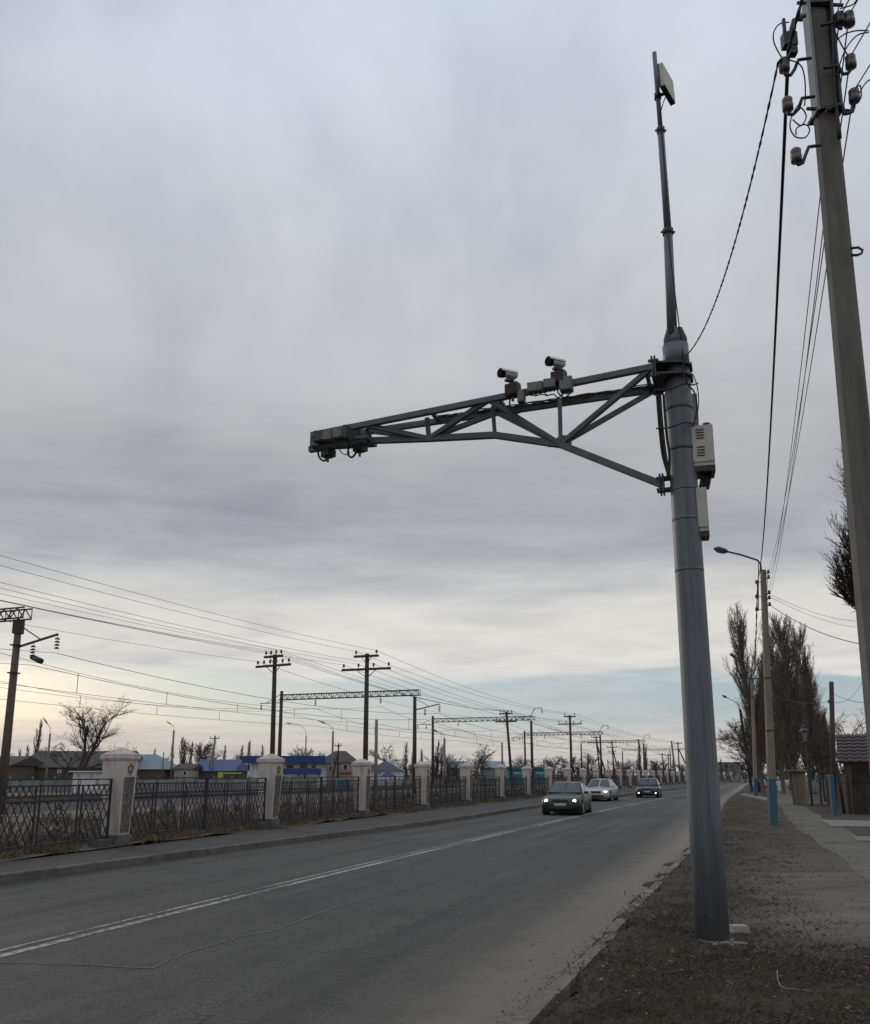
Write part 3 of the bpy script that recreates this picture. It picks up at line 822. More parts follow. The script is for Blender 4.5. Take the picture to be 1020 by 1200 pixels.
pairs = [(lo[1], on(fr0, fr1, lo[0]), on(re0, re1, lo[0])), (lo[1], on(fr0, fr1, lo[2]), on(re0, re1, lo[2])), (lo[3], on(fr0, fr1, lo[2]), on(re0, re1, lo[2])), (lo[3], on(fr0, fr1, lo[4]), on(re0, re1, lo[4]))]
for a, f_, r_ in pairs:
    for q in (f_, r_):
        mb = MB(); mb.bar(a, q, .058); mb.obj('diagonal', 'arm_paint', mast, True)
for t_ in (.02, .42, .62, 1.0):
    mb = MB(); mb.bar(fr0.lerp(fr1, t_), re0.lerp(re1, t_), .045); mb.obj('cross_member', 'arm_paint', mast, True)
# end frame of the arm
mb = MB(); e0, e1 = fr1, re1
for q in (e0, e1): mb.bar(q + Vector((0, 0, .04)), Vector((q.x, q.y, lo[5].z - .03)), .045)
mb.bar(Vector((e0.x, e0.y, lo[5].z)), Vector((e1.x, e1.y, lo[5].z)), .05)
mb.bar(Vector((e0.x, e0.y, lo[5].z)), lo[4] - ANRM * .16, .05); mb.bar(Vector((e1.x, e1.y, lo[5].z)), lo[4] + ANRM * .16, .05); mb.bar(lo[4] - ANRM * .18, lo[4] + ANRM * .18, .05)
mb.obj('end_frame', 'arm_paint', mast, True)
# gusset and flanges
g = lo[1]; mb = MB(); mb.add([g + ANRM * s + v_ for s in (-.012, .012) for v_ in (ADIR * .16 + Vector((0, 0, -.01)), ADIR * -.13 + Vector((0, 0, -.06)), ADIR * -.15 + Vector((0, 0, .10)), ADIR * .0 + Vector((0, 0, .12)))],
       [(0, 1, 2, 3), (7, 6, 5, 4), (0, 4, 5, 1), (1, 5, 6, 2), (2, 6, 7, 3), (3, 7, 4, 0)]); mb.obj('gusset_plate', 'arm_paint', mast, True)
rotA = Matrix.Rotation(math.atan2(-ADIR.y, -ADIR.x), 3, 'Z')
for q, hh in ((fr0, .26), (lo[0], .22)):
    mb = MB(); c0 = Vector((MX, MY, q.z)) + ADIR * (Vector((q.x - MX, q.y - MY, 0)).dot(ADIR))
    wd = .66 if q is fr0 else .18
    for s in (.014, -.014): mb.box(c0 - ADIR * s * 1.2, (.02, wd, hh), rotA)
    mb.obj('flange', 'dark_steel', mast, True)
    mb = MB()
    for sy in (-wd / 2 + .05, wd / 2 - .05):
        for sz in (-hh / 2 + .04, hh / 2 - .04):
            p = c0 + ANRM * sy + Vector((0, 0, sz)); mb.bar(p - ADIR * .06, p + ADIR * .06, .03)
    mb.obj('bolt', 'dark_steel', mast, True)
    # plates between flange and shaft
    for dzp in ((.07, -.07) if q is fr0 else (.07, -.07)):
        mb = MB(); z = q.z + dzp; a0 = c0 - ADIR * .02; n0 = ANRM * (wd / 2 - .04); c1 = Vector((MX, MY, z)); a0.z = z
        poly = [a0 - n0, c1 - ANRM * .20 - ADIR * .10, c1 - ANRM * .10 - ADIR * .18, c1 + ANRM * .10 - ADIR * .18, c1 + ANRM * .20 - ADIR * .10, a0 + n0]
        if q is not fr0: poly = [a0 - n0, c1 - ANRM * .12, c1 + ANRM * .12, a0 + n0]
        k = len(poly); th = Vector((0, 0, .012))
        mb.add([p + th for p in poly] + [p - th for p in poly], [tuple(range(k)), tuple(range(k, 2 * k))[::-1]] + [(i, k + i, k + (i + 1) % k, (i + 1) % k) for i in range(k)])
        mb.obj('bracket_plate', 'dark_steel', mast, True)
# cable bundle along the rear chord
for j in range(5):
    mb = MB(); pp = []
    for k in range(24):
        t_ = k / 23 * .62; p = re0.lerp(re1, t_) + Vector((0, 0, .05 + .018 * math.sin(k * 1.1 + j * 2) - .01 * j)) - ANRM * (.035 + .012 * j + .01 * math.sin(k * .8 + j)); pp.append(p)
    mb.tube(pp, .008, 5); mb.obj('cable', 'rubber' if j % 2 else 'wood_pole', mast, True)

# housings on the arm ------------------------------------------------
def cctv(px, py, bx_, by_, label):
    c = APl(px, py, -.34); base = APl(bx_, by_, -.34)
    t = thing('camera_housing', base, label, 'camera', 'surveillance cameras on the mast arm')
    look = Vector((-.88, -.47, -.04)).normalized()
    side = look.cross(Vector((0, 0, 1))).normalized(); up_ = side.cross(look)
    rot = Matrix((side, look, up_)).transposed()
    mb = MB(); n = 10
    prof = [(-.10, .046), (-.09, .053), (.11, .055)]
    vs = []
    for y, r in prof:
        for k in range(n): a = 2 * math.pi * k / n; vs.append(c + rot @ Vector((r * math.cos(a), y, r * .82 * math.sin(a))))
    fs = [(i * n + k, i * n + (k + 1) % n, (i + 1) * n + (k + 1) % n, (i + 1) * n + k) for i in range(2) for k in range(n)] + [tuple(range(n))[::-1]]
    mb.add(vs, fs, True); mb.obj('housing', 'white_house', t, True)
    mb = MB(); mb.tube([c + look * .085, c + look * .14], [.057, .060], 12); mb.obj('lens_front', 'matte_black', t, True)
    mb = MB(); vs = []
    for y in (-.09, .14):
        for rr0 in (.062, .067):
            for k in range(9): a = math.pi * (.02 + .96 * k / 8); vs.append(c + rot @ Vector((rr0 * math.cos(a), y, rr0 * .84 * math.sin(a) + .004)))
    fs = [(k, k + 1, 18 + k + 1, 18 + k) for k in range(8)] + [(9 + k, 27 + k, 27 + k + 1, 9 + k + 1) for k in range(8)] + [(18 + k, 18 + k + 1, 27 + k + 1, 27 + k) for k in range(8)] + [(k, 9 + k, 9 + k + 1, k + 1) for k in range(8)]
    mb.add(vs, fs); mb.obj('sunshade', 'white_house', t, True)
    mb = MB(); mb.bar(base + Vector((0, 0, .05)), c - Vector((0, 0, .055)), .035); mb.box(c - Vector((0, 0, .075)), (.07, .10, .03), rot); mb.obj('mount', 'dark_steel', t, True)
def illuminator(px, py, size, label, off=-.38, m='red_brown_glass'):
    c = APl(px, py, off); t = thing('infrared_lamp', c - Vector((0, 0, size[2] / 2)), label, 'lamp', 'infrared lamps on the mast arm')
    yaw = Matrix.Rotation(R(-38), 3, 'Z')
    mb = MB(); mb.box(c, size, yaw)
    for k in range(6): mb.box(c + yaw @ Vector((-size[0] / 2 + size[0] * (k + .5) / 6, size[1] / 2 + .012, 0)), (.006, .03, size[2] * .9), yaw)
    mb.obj('body', 'black', t, True)
    mb = MB(); mb.box(c + yaw @ Vector((0, -size[1] / 2 - .004, 0)), (size[0] * .88, .008, size[2] * .84), yaw); mb.obj('window', m, t, True)
    mb = MB(); mb.bar(c + Vector((0, 0, -size[2] / 2)), c + Vector((0, 0, -size[2] / 2 - .07)), .03); mb.obj('foot', 'dark_steel', t, True)
def small_box(px, py, size, label, off=-.38, m='box_grey', yaw=-19):
    c = APl(px, py, off); t = thing('junction_box', c - Vector((0, 0, size[2] / 2)), label, 'electrical box')
    rr = Matrix.Rotation(R(yaw), 3, 'Z')
    mb = MB(); mb.box(c, size, rr); mb.obj('case', m, t, True)
    mb = MB(); mb.box(c + rr @ Vector((0, -size[1] / 2 - .006, 0)), (size[0] * .92, .012, size[2] * .9), rr)
    for sx in (-1, 1):
        for sz in (-1, 1): mb.box(c + rr @ Vector((sx * size[0] * .4, -size[1] / 2 - .015, sz * size[2] * .37)), (.012, .01, .012), rr)
    mb.obj('lid', m, t, True)
    mb = MB()
    for k in range(3):
        q = c + rr @ Vector((size[0] * (-.3 + .3 * k), 0, -size[2] / 2)); mb.tube([q, q - Vector((0, 0, .035))], .012, 6)
    mb.obj('gland', 'black', t, True)
cctv(597, 439, 603, 449, 'white bullet camera above the dark lamp nearer the arm tip')
illuminator(601, 457, (.17, .10, .155), 'dark red fronted lamp box under the camera nearer the arm tip')
cctv(653, 425.5, 656, 434, 'white bullet camera highest on the arm and nearer the mast')
illuminator(655, 442.5, (.17, .10, .15), 'dark red fronted lamp box under the camera nearer the mast')
small_box(611.5, 465, (.085, .09, .16), 'small upright grey box beside the lamp nearer the arm tip')
small_box(628, 454.5, (.19, .10, .12), 'left grey junction box between the two arm cameras')
small_box(645, 450.5, (.15, .10, .12), 'right grey junction box between the two arm cameras')
small_box(664, 451, (.15, .12, .17), 'grey box just right of the higher arm camera')
small_box(376, 513, (.13, .16, .15), 'end box at the very tip of the mast arm', -.28, 'dark_steel')
small_box(386, 512, (.15, .15, .13), 'ribbed grey box second from the arm tip', -.28)
small_box(398.5, 509.5, (.15, .15, .13), 'ribbed grey box third from the arm tip', -.28)
small_box(408, 508, (.06, .18, .18), 'thin upright dark box closing the row at the arm tip', -.28, 'dark_steel')
illuminator(384.5, 531, (.15, .12, .11), 'black lamp hanging below the very tip of the arm', -.05, 'black')
illuminator(422, 524.5, (.15, .12, .11), 'black lamp hanging below the arm a little inward of its tip', .02, 'black')
small_box(417, 512, (.20, .2, .12), 'dark equipment box sitting on the arm behind its tip', .08, 'dark_steel')
def cable_loop(pts, r, label, m='rubber', name='cable', cat='cable'):
    mb = MB(); P = []
    for i in range(len(pts) - 1):
        p0 = pts[max(i - 1, 0)]; p1 = pts[i]; p2 = pts[i + 1]; p3 = pts[min(i + 2, len(pts) - 1)]
        for k in range(6):
            t = k / 6; P.append(.5 * ((2 * p1) + (p2 - p0) * t + (2 * p0 - 5 * p1 + 4 * p2 - p3) * t * t + (3 * p1 - p0 - 3 * p2 + p3) * t ** 3))
    P.append(pts[-1]); mb.tube(P, r, 6)
    return tag(mb.obj(name, m), label, cat)
cable_loop([APl(x, y, -.05) for x, y in ((373, 527), (374, 535), (379, 540), (384, 537), (384, 533))], .014, 'thick black cable loop under the lamp at the arm tip')
cable_loop([APl(x, y, -.03) for x, y in ((410, 519), (408, 531), (412, 536), (417, 531), (418, 522))], .014, 'thick black cable loop between the two hanging lamps of the arm')
cable_loop([APl(x, y, -.03) for x, y in ((397, 523), (400, 530), (407, 533), (410, 530))], .007, 'thin black cable drooping left of the inner hanging lamp')
cable_loop([APl(x, y, -.2) for x, y in ((598, 465), (598, 477), (604, 484), (611, 482), (611, 473))], .010, 'black cable loop under the outer camera of the arm')
cable_loop([APl(x, y, -.2) for x, y in ((652, 452), (655, 461), (662, 466), (668, 460), (665, 455))], .010, 'black cable loop under the inner camera of the arm')
cable_loop([APl(x, y, -.2) for x, y in ((636, 456), (641, 463), (649, 462), (654, 466), (661, 461))], .008, 'thin wire loops hanging beneath the right junction box')
cable_loop([APl(x, y, -.2) for x, y in ((620, 460), (627, 464), (634, 462), (642, 464))], .007, 'thin wire hanging beneath the left junction box')
# antenna panel
pc = D(782, 98, MY - .05); t = thing('antenna_panel', pc - Vector((0, 0, .25)), 'pale flat antenna panel clamped near the top of the slim tube', 'antenna')
rr = Matrix.Rotation(R(54), 3, 'Z') @ Matrix.Rotation(R(-4), 3, 'X') @ Matrix.Rotation(R(5), 3, 'Y')
mb = MB(); mb.box(pc, (.36, .05, .37), rr); mb.obj('panel', 'cream_box', t, True)
mb = MB(); mb.box(pc + rr @ Vector((0, .034, 0)), (.37, .02, .38), rr); mb.box(pc + rr @ Vector((0, .0, -.195)), (.34, .045, .015), rr); mb.obj('back_plate', 'black', t, True)
mb = MB(); q = D(771, 113, MY); mb.bar(q, q + Vector((.09, -.02, .03)), .03); mb.tube([q - Vector((0, 0, .04)), q + Vector((0, 0, .04))], .045, 10); mb.obj('clamp', 'black', t, True)
cable_loop([D(780, 114, MY - .04), D(777, 122, MY - .04), D(774, 136, MY - .04), D(776, 155, MY - .05), D(780, 210, MY - .06), D(783, 262, MY - .07), D(786, 300, MY - .08), D(792, 350, MY - .09), D(797, 388, MY - .12), D(801, 420, MY - .16), D(806, 450, MY - .2)], .007, 'thin black lead running down the antenna tube to the mast top')

# boxes on the mast's far side ----------------------------------------
def mbox(x0, x1, y0, y1, Y, depth, name, label, m, yaw=0, lid=None, vents=False):
    a, c = D(x0, (y0 + y1) / 2, Y), D(x1, (y0 + y1) / 2, Y); zt, zb = D((x0 + x1) / 2, y0, Y).z, D((x0 + x1) / 2, y1, Y).z
    ctr = Vector(((a.x + c.x) / 2, Y + depth / 2, (zt + zb) / 2)); wd = (c.x - a.x)
    t = thing(name, (ctr.x, ctr.y, zb), label, 'electrical box'); rr = Matrix.Rotation(R(yaw), 3, 'Z')
    mb = MB(); mb.box(ctr, (wd, depth, zt - zb), rr); mb.obj('case', m, t, True)
    mb = MB(); mb.box(ctr + rr @ Vector((0, -depth / 2 - .008, .02)), (wd * .94, .016, (zt - zb) * .9), rr); mb.obj('door', m, t, True)
    if vents:
        for gz in (.27, -.16):
            for k in range(4):
                mb = MB(); mb.box(ctr + rr @ Vector((-.02, -depth / 2 - .019, (zt - zb) * gz + .034 * (1.5 - k))), (wd * .34, .008, .013), rr); mb.obj('vent_slot', 'black', t, True)
    mb = MB(); mb.box(Vector((ctr.x, ctr.y, zb - .035)), (wd * 1.0, depth * 1.0, .068), rr)
    if vents: mb.tube([Vector((ctr.x + .05, ctr.y - .08, zt)), Vector((ctr.x + .05, ctr.y - .08, zt + .045))], .045, 10)
    mb.obj('base_tray', 'black', t, True)
    mb = MB()
    for zz in (zt - .06, zb + .06): mb.bar(Vector((ctr.x - wd / 2 + .01, ctr.y, zz)), Vector((MX + mast_r(zz) * .8, MY, zz)), .03)
    mb.obj('bracket', 'dark_steel', t, True)
    return ctr, zt, zb
mbox(808, 818, 462, 498, 9.95, .14, 'equipment_box', 'narrow grey box behind the mast above the vented cabinet', 'galv')
mbox(814, 840, 498, 545, 9.72, .30, 'equipment_box', 'cream equipment cabinet with two sets of vent slots on the mast', 'cream_box', -14, vents=True)
mbox(818, 832, 571, 622, 9.74, .20, 'equipment_box', 'slim plain cream box hanging lowest on the mast', 'cream_box', -14)
for k, x in enumerate((823, 827, 831)):
    cable_loop([D(x - 2, 548, 9.85), D(x + 1, 556, 9.85), D(x, 563, 9.85), D(x - 2, 573, 9.85)], .024, ['left', 'middle', 'right'][k] + ' corrugated black hose between the cabinet and the slim box', 'rubber', 'hose', 'hose')
cable_loop([D(x, y, 9.60) for x, y in ((806, 415), (800, 432), (806, 450), (813, 458), (816, 470), (816, 485), (812, 500))], .009, 'black cable looping from the mast top to the cream cabinet')
cable_loop([D(x, y, 9.60) for x, y in ((812, 438), (817, 452), (819, 468), (818, 482), (817, 492))], .006, 'thin loose cable bowing right of the mast above the cabinet')
for k, (dx, r) in enumerate(((-.0, .022), (.03, .016), (-.02, .012))):
    cable_loop([D(773 + 160 * dx, 462, 9.66), D(775 + 160 * dx, 490, 9.66), D(777 + 160 * dx, 512, 9.66), D(780 + 160 * dx, 535, 9.68), D(784, 560, 9.69)], r, ['thick', 'medium', 'thin'][k] + ' black cable strapped down the left side of the mast')
for k, yy in enumerate((455, 500)):
    cable_loop([D(766 + 3 * k, yy + 2, 9.64), D(785, yy + 1, 9.60), D(802, yy - 2 - 3, 9.62), D(812, yy - 4, 9.7), D(818, yy - 6, 9.8)], .010, ['upper', 'lower'][k] + ' dark strap bracket wrapped round the upper mast', 'black', 'strap', 'strap')

# stone beside mast foot and pale twig
st = G(864, 1092, .08); mb = MB(); mb.frustum((0, 0, 0), (.20, .16), (.17, .13), 0, .10, Matrix.Rotation(.2, 3, 'Z')); o = mb.obj('concrete_block', 'pale_stone'); o.location = (st.x + .02, st.y, .05); tag(o, 'small pale concrete block lying beside the foot of the mast', 'block')
st = G(845, 1108, .08); mb = MB(); mb.prism([(-.10, -.10), (.05, -.13), (.27, -.05), (.25, .07), (.08, .12), (-.12, .1)], -.04, .004); o = mb.obj('concrete_pad', 'concrete_old'); o.location = (st.x + .05, st.y + .16, vz(st.x, st.y)); tag(o, 'cracked concrete pad under the foot of the mast', 'pad')
tw = [G(x, y, .10) for x, y in ((911, 1137), (912, 1148), (917, 1157), (930, 1159), (948, 1161))]
cable_loop(tw, .0042, 'pale bent twig lying on the soil right of the mast', 'twig_pale', 'twig', 'twig')
tw = [G(x, y, .06) for x, y in ((676, 1128), (682, 1119), (690, 1114), (706, 1110))]
cable_loop(tw, .006, 'dark dry weed stem leaning over the kerb edge', 'bark', 'weed_stem', 'weed')

# ------------------------------------------------------------------ insulators, hooks and wires
def insulator(mb, c, s=1.0, up=True):
    prof = [(.015, -.058), (.040, -.055), (.042, -.01), (.034, -.004), (.038, .004), (.040, .040), (.030, .052), (.015, .06)]
    mb.lathe([(r * s, z * s) for r, z in prof], c, 12)
def sag_pts(a, c, sag, n=16):
    return [a.lerp(c, k / n) - Vector((0, 0, sag * 4 * (k / n) * (1 - k / n))) for k in range(n + 1)]
def wire(a, c, sag, r, label, m='black', name='overhead_wire', group='overhead wires', n=16, cat='wire'):
    mb = MB(); mb.tube(sag_pts(a, c, sag, n), r, 4, smooth=True); return tag(mb.obj(name, m), label, cat, group)

# near concrete pole, right edge of the picture
P0Y = 5.1
pb = D(1052, 1020, P0Y); pt = D(955.5, 8, P0Y)
ddir = (pt - pb).normalized()
pb = pb - ddir * (pb.z / ddir.z)                                        # foot on the ground
cp0 = thing('concrete_pole', pb, 'weathered concrete power pole nearest the camera at the right edge', 'power pole')
mb = MB(); n = 8
def octo(c, w0, w1):
    return [c + Vector((x * w0, y * w1, 0)) for x, y in ((-.35, -.5), (.35, -.5), (.5, -.35), (.5, .35), (.35, .5), (-.35, .5), (-.5, .35), (-.5, -.35))]
sec = [(0, .180), (.3, .165), (.6, .150), (.85, .136), (1.0, .130)]
vs = []
for t_, w_ in sec: vs += octo(pb.lerp(pt, t_), w_, w_ * .7)
mb.add(vs, [(i * 8 + k, i * 8 + (k + 1) % 8, (i + 1) * 8 + (k + 1) % 8, (i + 1) * 8 + k) for i in range(len(sec) - 1) for k in range(8)] + [tuple(range(32, 40))])
mb.obj('shaft', 'concrete_pole', cp0, True)
# extension channel at the top
ext0 = D(966.5, 140, P0Y); ext1 = D(947, -60, P0Y)
mb = MB()
off_ = Vector((-.076, -.05, 0)); mb.bar(ext0 + off_, ext1 + off_, .018, .09); mb.obj('steel_extension', 'galv', cp0, True); mb = MB(); mb.bar(ext0 + Vector((.080, -.04, 0)), ext1 + Vector((.085, -.04, 0)), .018, .09)
mb.bar(ext1 + Vector((-.09, -.05, -.3)), ext1 + Vector((.1, -.05, -.3)), .04)
mb.obj('steel_extension', 'dark_steel', cp0, True)
for yy in (12, 135):
    mb = MB(); c = D(955.5 + (yy - 8) * .0953, yy, P0Y); mb.box(c, (.175, .16, .022), Matrix.Rotation(R(-3), 3, 'Y')); mb.bar(c + Vector((-.15, -.06, 0)), c + Vector((.16, -.06, -.02)), .016); mb.obj('clamp_band', 'black', cp0, True)
hooks = [((951, 68), (936, 70), (931, 82), (927, 88), (921, 88), (919, 84), (919, 76), 1), ((955, 113), (940, 115), (936, 128), (930, 134), (925, 134), (923, 130), (923, 122), 1), ((963, 170), (948, 172), (944, 182), (941, 191), (936, 193), (933, 190), (933, 182), 1),
         ((966, 80), (982, 77), (985, 82), (988, 87), (994, 86), (997, 82), (997, 72), 1), ((968, 130), (984, 122), (988, 126), (990, 134), (997, 132), (1001, 126), (1001, 112), 1), ((963, 30), (974, 27), (982, 26), (983, 32), (986, 34), (984, 28), (984, 22), 0)]
for i, hk in enumerate(hooks):
    P = [D(x, y, P0Y - .10) for x, y in hk[:7]]
    mb = MB(); PP = []
    for k in range(len(P) - 1):
        for j in range(4): PP.append(P[k].lerp(P[k + 1], j / 4))
    PP.append(P[-1]); mb.tube(PP, .011, 7); ho = mb.obj('hook', 'black', cp0, True)
    mb = MB(); insulator(mb, P[-1], .85); mb.obj('insulator', 'porcelain' if hk[7] else 'porcelain_dark', cp0, True)
mb = MB(); insulator(mb, D(995, 22, P0Y - .1), .9); mb.obj('insulator', 'porcelain', cp0, True)
mb = MB(); P = [D(x, y, P0Y - .12) for x, y in ((997, 291), (1006, 290), (1011, 293), (1010, 297), (1005, 299), (997, 299))]; mb.tube(P, .008, 6); mb.obj('step_hook', 'black', cp0, True)
mb = MB(); P = [D(x, y, P0Y - .13) for x, y in ((944, 18), (930, 24), (926, 40), (924, 52))]; mb.tube(P, .014, 6)
mb.box(D(925, 48, P0Y - .14), (.09, .06, .10)); mb.box(D(929, 60, P0Y - .14), (.05, .05, .06)); mb.box(D(919, 30, P0Y - .14), (.018, .02, .10)); mb.obj('cable_clamp', 'black', cp0, True)
mb = MB(); mb.tube([D(x, y, P0Y - .1) for x, y in ((974, 0), (976, 50), (978, 110), (983, 150), (984, 162))], [.008, .008, .008, .016, .016], 6); mb.obj('down_lead', 'black', cp0, True)
# loose wire coils round the pole top
for k, pts_ in enumerate([[(940, 118), (930, 132), (926, 148), (932, 160), (944, 161), (949, 152), (944, 146), (934, 150), (933, 158)], [(919, 72), (908, 52), (907, 38), (914, 28), (925, 26)], [(925, 70), (938, 76), (943, 90), (944, 110), (943, 124)], [(977, 50), (990, 40), (1004, 36), (1018, 36)], [(980, 90), (990, 60), (1004, 42), (1018, 38)], [(997, 70), (985, 50), (978, 30), (986, 0)], [(985, 10), (1000, 5), (1006, -5)], [(930, 135), (938, 126), (945, 136), (939, 147), (929, 140)], [(1001, 108), (1008, 100), (1009, 115), (1001, 122), (1014, 98), (1024, 92)]]):
    cable_loop([D(x, y, P0Y - .12) for x, y in pts_], .0045, ['coiled loose wire left of the near pole below its lowest left hooks', 'thin wire bowing out at the top left of the near pole', 'thin wire from the upper left insulator down the near pole', 'upper lead crossing right from the near pole top', 'lower lead crossing right from the near pole top', 'thin lead looping above the right hand insulators', 'short lead leaving the near pole top upwards', 'small coil of wire beside the second left insulator', 'curled tail of wire at the lowest right insulator'][k])

# second pole: concrete with blue foot and street lamp
U1Y = 31.4
def post_between(b0, t0, Y, wb, wt): return D(*b0, Y), D(*t0, Y)
def street_pole(bpx, tpx, Y, wb, wt, bluepx, label, lamp=None, mcon='concrete_pole_tan', group='concrete street poles on the right', sections=4):
    a, c = D(*bpx, Y), D(*tpx, Y); a = a + (a - c) * ((a.z - .03) / (c.z - a.z)) if a.z > .03 else a
    t = thing('street_pole', a, label, 'power pole', group)
    zb = D(bpx[0], bluepx, Y).z; tb = (zb - a.z) / (c.z - a.z)
    mb = MB(); vs = []
    for k in range(5):
        tt = lerp(tb, 1, k / 4); w_ = lerp(wb, wt, tt); vs += octo(a.lerp(c, tt), w_, w_)
    mb.add(vs, [(i * 8 + k, i * 8 + (k + 1) % 8, (i + 1) * 8 + (k + 1) % 8, (i + 1) * 8 + k) for i in range(4) for k in range(8)] + [tuple(range(32, 40))]); mb.obj('shaft', mcon, t, True)
    mb = MB(); vs = octo(a - Vector((0, 0, .1)), wb + .006, wb + .006) + octo(a.lerp(c, tb), lerp(wb, wt, tb) + .006, lerp(wb, wt, tb) + .006)
    mb.add(vs, [(k, (k + 1) % 8, 8 + (k + 1) % 8, 8 + k) for k in range(8)] + [tuple(range(8, 16))]); mb.obj('painted_foot', 'blue_paint', t, True)
    if lamp:
        P = [D(x, y, Y) for x, y in lamp]
        mb = MB(); mb.tube(P, .035, 8); mb.obj('lamp_arm', 'dark_steel', t, True)
        e = P[-1]; d = (P[-1] - P[-2]).normalized(); mb = MB(); mb.tube([e, e + d * .12, e + d * .38, e + d * .52], [.05, .10, .11, .03], 10); hd = mb.obj('lamp_head', 'dark_steel', t, True)
        mb = MB(); mb.tube([e + d * .12 - Vector((0, 0, .05)), e + d * .40 - Vector((0, 0, .05))], [.075, .08], 8); mb.obj('lamp_glass', 'lamp_off', hd if False else t, True)
    return t, a, c
u1, ua, uc = street_pole((906.5, 967), (894.5, 668), U1Y, .27, .175, 913, 'concrete pole with peeling blue foot and street lamp beside the footpath', [(892.5, 672), (891.5, 661), (888, 656.5), (868, 650), (853, 646.5)])
for y, s in ((671, 0), (677, 0), (695, 0), (701, 0), (709, 0)):
    x = 894.5 + (y - 668) * .04
    mb = MB(); mb.tube([D(x + 2, y, U1Y - .13), D(x + 5, y + 1, U1Y - .13)], .015, 5); mb.obj('hook', 'black', u1, True)
    mb = MB(); insulator(mb, D(x + 6, y - 1, U1Y - .13), 1.2); mb.obj('insulator', 'porcelain_dark', u1, True)
for y in (682, 699, 714):
    mb = MB(); mb.tube([D(893, y, U1Y - .13), D(888, y, U1Y - .13)], .015, 5); mb.box(D(887, y, U1Y - .13), (.09, .08, .12)); mb.obj('cable_clamp', 'black', u1, True)
mb = MB(); mb.tube([D(889, 716, U1Y - .14), D(889, 660, U1Y - .14)], .016, 5); mb.obj('riser_cable', 'black', u1, True)
for y, ww in ((796, .42), (858, .45)):
    tt = (967 - y) / 299; c = ua.lerp(uc, tt * .985); mb = MB(); mb.box(c, (lerp(.27, .175, tt) + .05, lerp(.27, .175, tt) + .05, .03)); mb.bar(c + Vector((-.2, -.1, 0)), c + Vector((.2, -.1, 0)), .02); mb.obj('clamp_band', 'rusty_iron', u1, True)
U2Y = 71.0
u2, ub, ud = street_pole((886, 934), (881.5, 796), U2Y, .28, .20, 912, 'second farther concrete pole with blue foot and crossbar, left of the near one', [(882, 800), (880, 785), (874, 777), (862, 770)])
mb = MB(); mb.bar(D(863.5, 795, U2Y - .15), D(893, 795.5, U2Y - .15), .07); mb.obj('crossbar', 'dark_steel', u2, True)
mb = MB(); mb.bar(D(884, 836, U2Y - .15), D(893, 840, U2Y - .15), .05); mb.bar(D(878, 818, U2Y - .15), D(886, 815, U2Y - .15), .05); mb.obj('bracket', 'black', u2, True)
U3Y = 92.0
u3, uE, uF = street_pole((881, 926), (867.5, 831), U3Y, .30, .22, 921, 'thin leaning street lamp pole farthest back before the bushy tree', [(868, 832), (866, 826), (861, 822), (852, 817.5)], 'wood_pole')
mb = MB(); mb.bar(D(890, 924, U3Y), D(868.5, 850, U3Y), .18); mb.obj('brace', 'wood_pole', u3, True)

# wires between them
A_, B_ = D(924, 60, P0Y - .14), D(888, 682, U1Y - .13)
def twisted(a, c, sag, r, label, turns, bend=None):
    P = sag_pts(a, c, sag, 60)
    root = thing('twisted_cable', a, label, 'cable')
    for j in range(2):
        pp = []
        for k, p in enumerate(P):
            th = k / 60 * turns * 2 * math.pi + j * math.pi; pp.append(p + Vector((math.cos(th), 0, math.sin(th))) * r * .8)
        mb = MB(); mb.tube(pp, r, 5); mb.obj('strand', 'black', root, True)
twisted(D(931, 0, P0Y - .3) + Vector((.03, -2.2, 1.2)), A_, .01, .008, 'thick twisted cable entering from above to the near pole clamp', 14)
twisted(A_, B_, .55, .0075, 'thick twisted black cable from the near pole to the blue footed pole', 60)
twisted(D(912, 74, P0Y - .12), D(807, 414, 9.70), .32, .0055, 'thin twisted cable sagging from the near pole to the mast top', 22)
cable_loop([D(919, 70, P0Y - .12), D(915, 71, P0Y - .12), D(912, 74, P0Y - .12)], .010, 'short black jumper at the upper left insulator of the near pole')
for k, (x0, y0, x1, y1, sg) in enumerate([(997, 66, 900, 671, .45), (1001, 106, 901, 677, .42), (984, 20, 900, 695, .5), (995, 18, 901, 701, .5)]):
    wire(D(x0, y0, P0Y - .1), D(x1, y1, U1Y - .13), sg, .0048, ['uppermost', 'second', 'third', 'lowest'][k] + ' bare wire between the near pole and the blue footed pole')
    wire(D(x0, y0, P0Y - .1), D(x0, y0, P0Y - .1) + Vector((-.4 + .1 * k, -14, .4)), .3, .0048, ['first', 'second', 'third', 'fourth'][k] + ' bare wire running overhead behind the camera from the near pole')
for k, (y0, x1, y1) in enumerate([(671, 893, 797), (677, 890, 798), (695, 867, 797), (701, 873, 797)]):
    wire(D(900, y0, U1Y - .13), D(x1, y1, U2Y - .15), .35, .008, ['first', 'second', 'third', 'fourth'][k] + ' bare wire between the blue footed pole and the next farther pole')
twisted(B_, D(882, 800, U2Y - .2), .5, .018, 'twisted cable from the blue footed pole to the farther pole', 50)
wire(D(883, 800, U2Y), D(869, 836, U3Y), .5, .012, 'dark wire hanging from the crossbar pole to the leaning lamp pole')
wire(D(904, 710, U1Y - .13), D(1024, 757, 26), .25, .012, 'service wire running right from the blue footed pole behind the near pole')
wire(D(904, 697, U1Y - .13), D(1024, 728, 40), .3, .007, 'faint upper service wire right of the blue footed pole')
wire(D(904, 700, U1Y - .13), D(1024, 736, 40), .3, .007, 'faint lower service wire right of the blue footed pole')

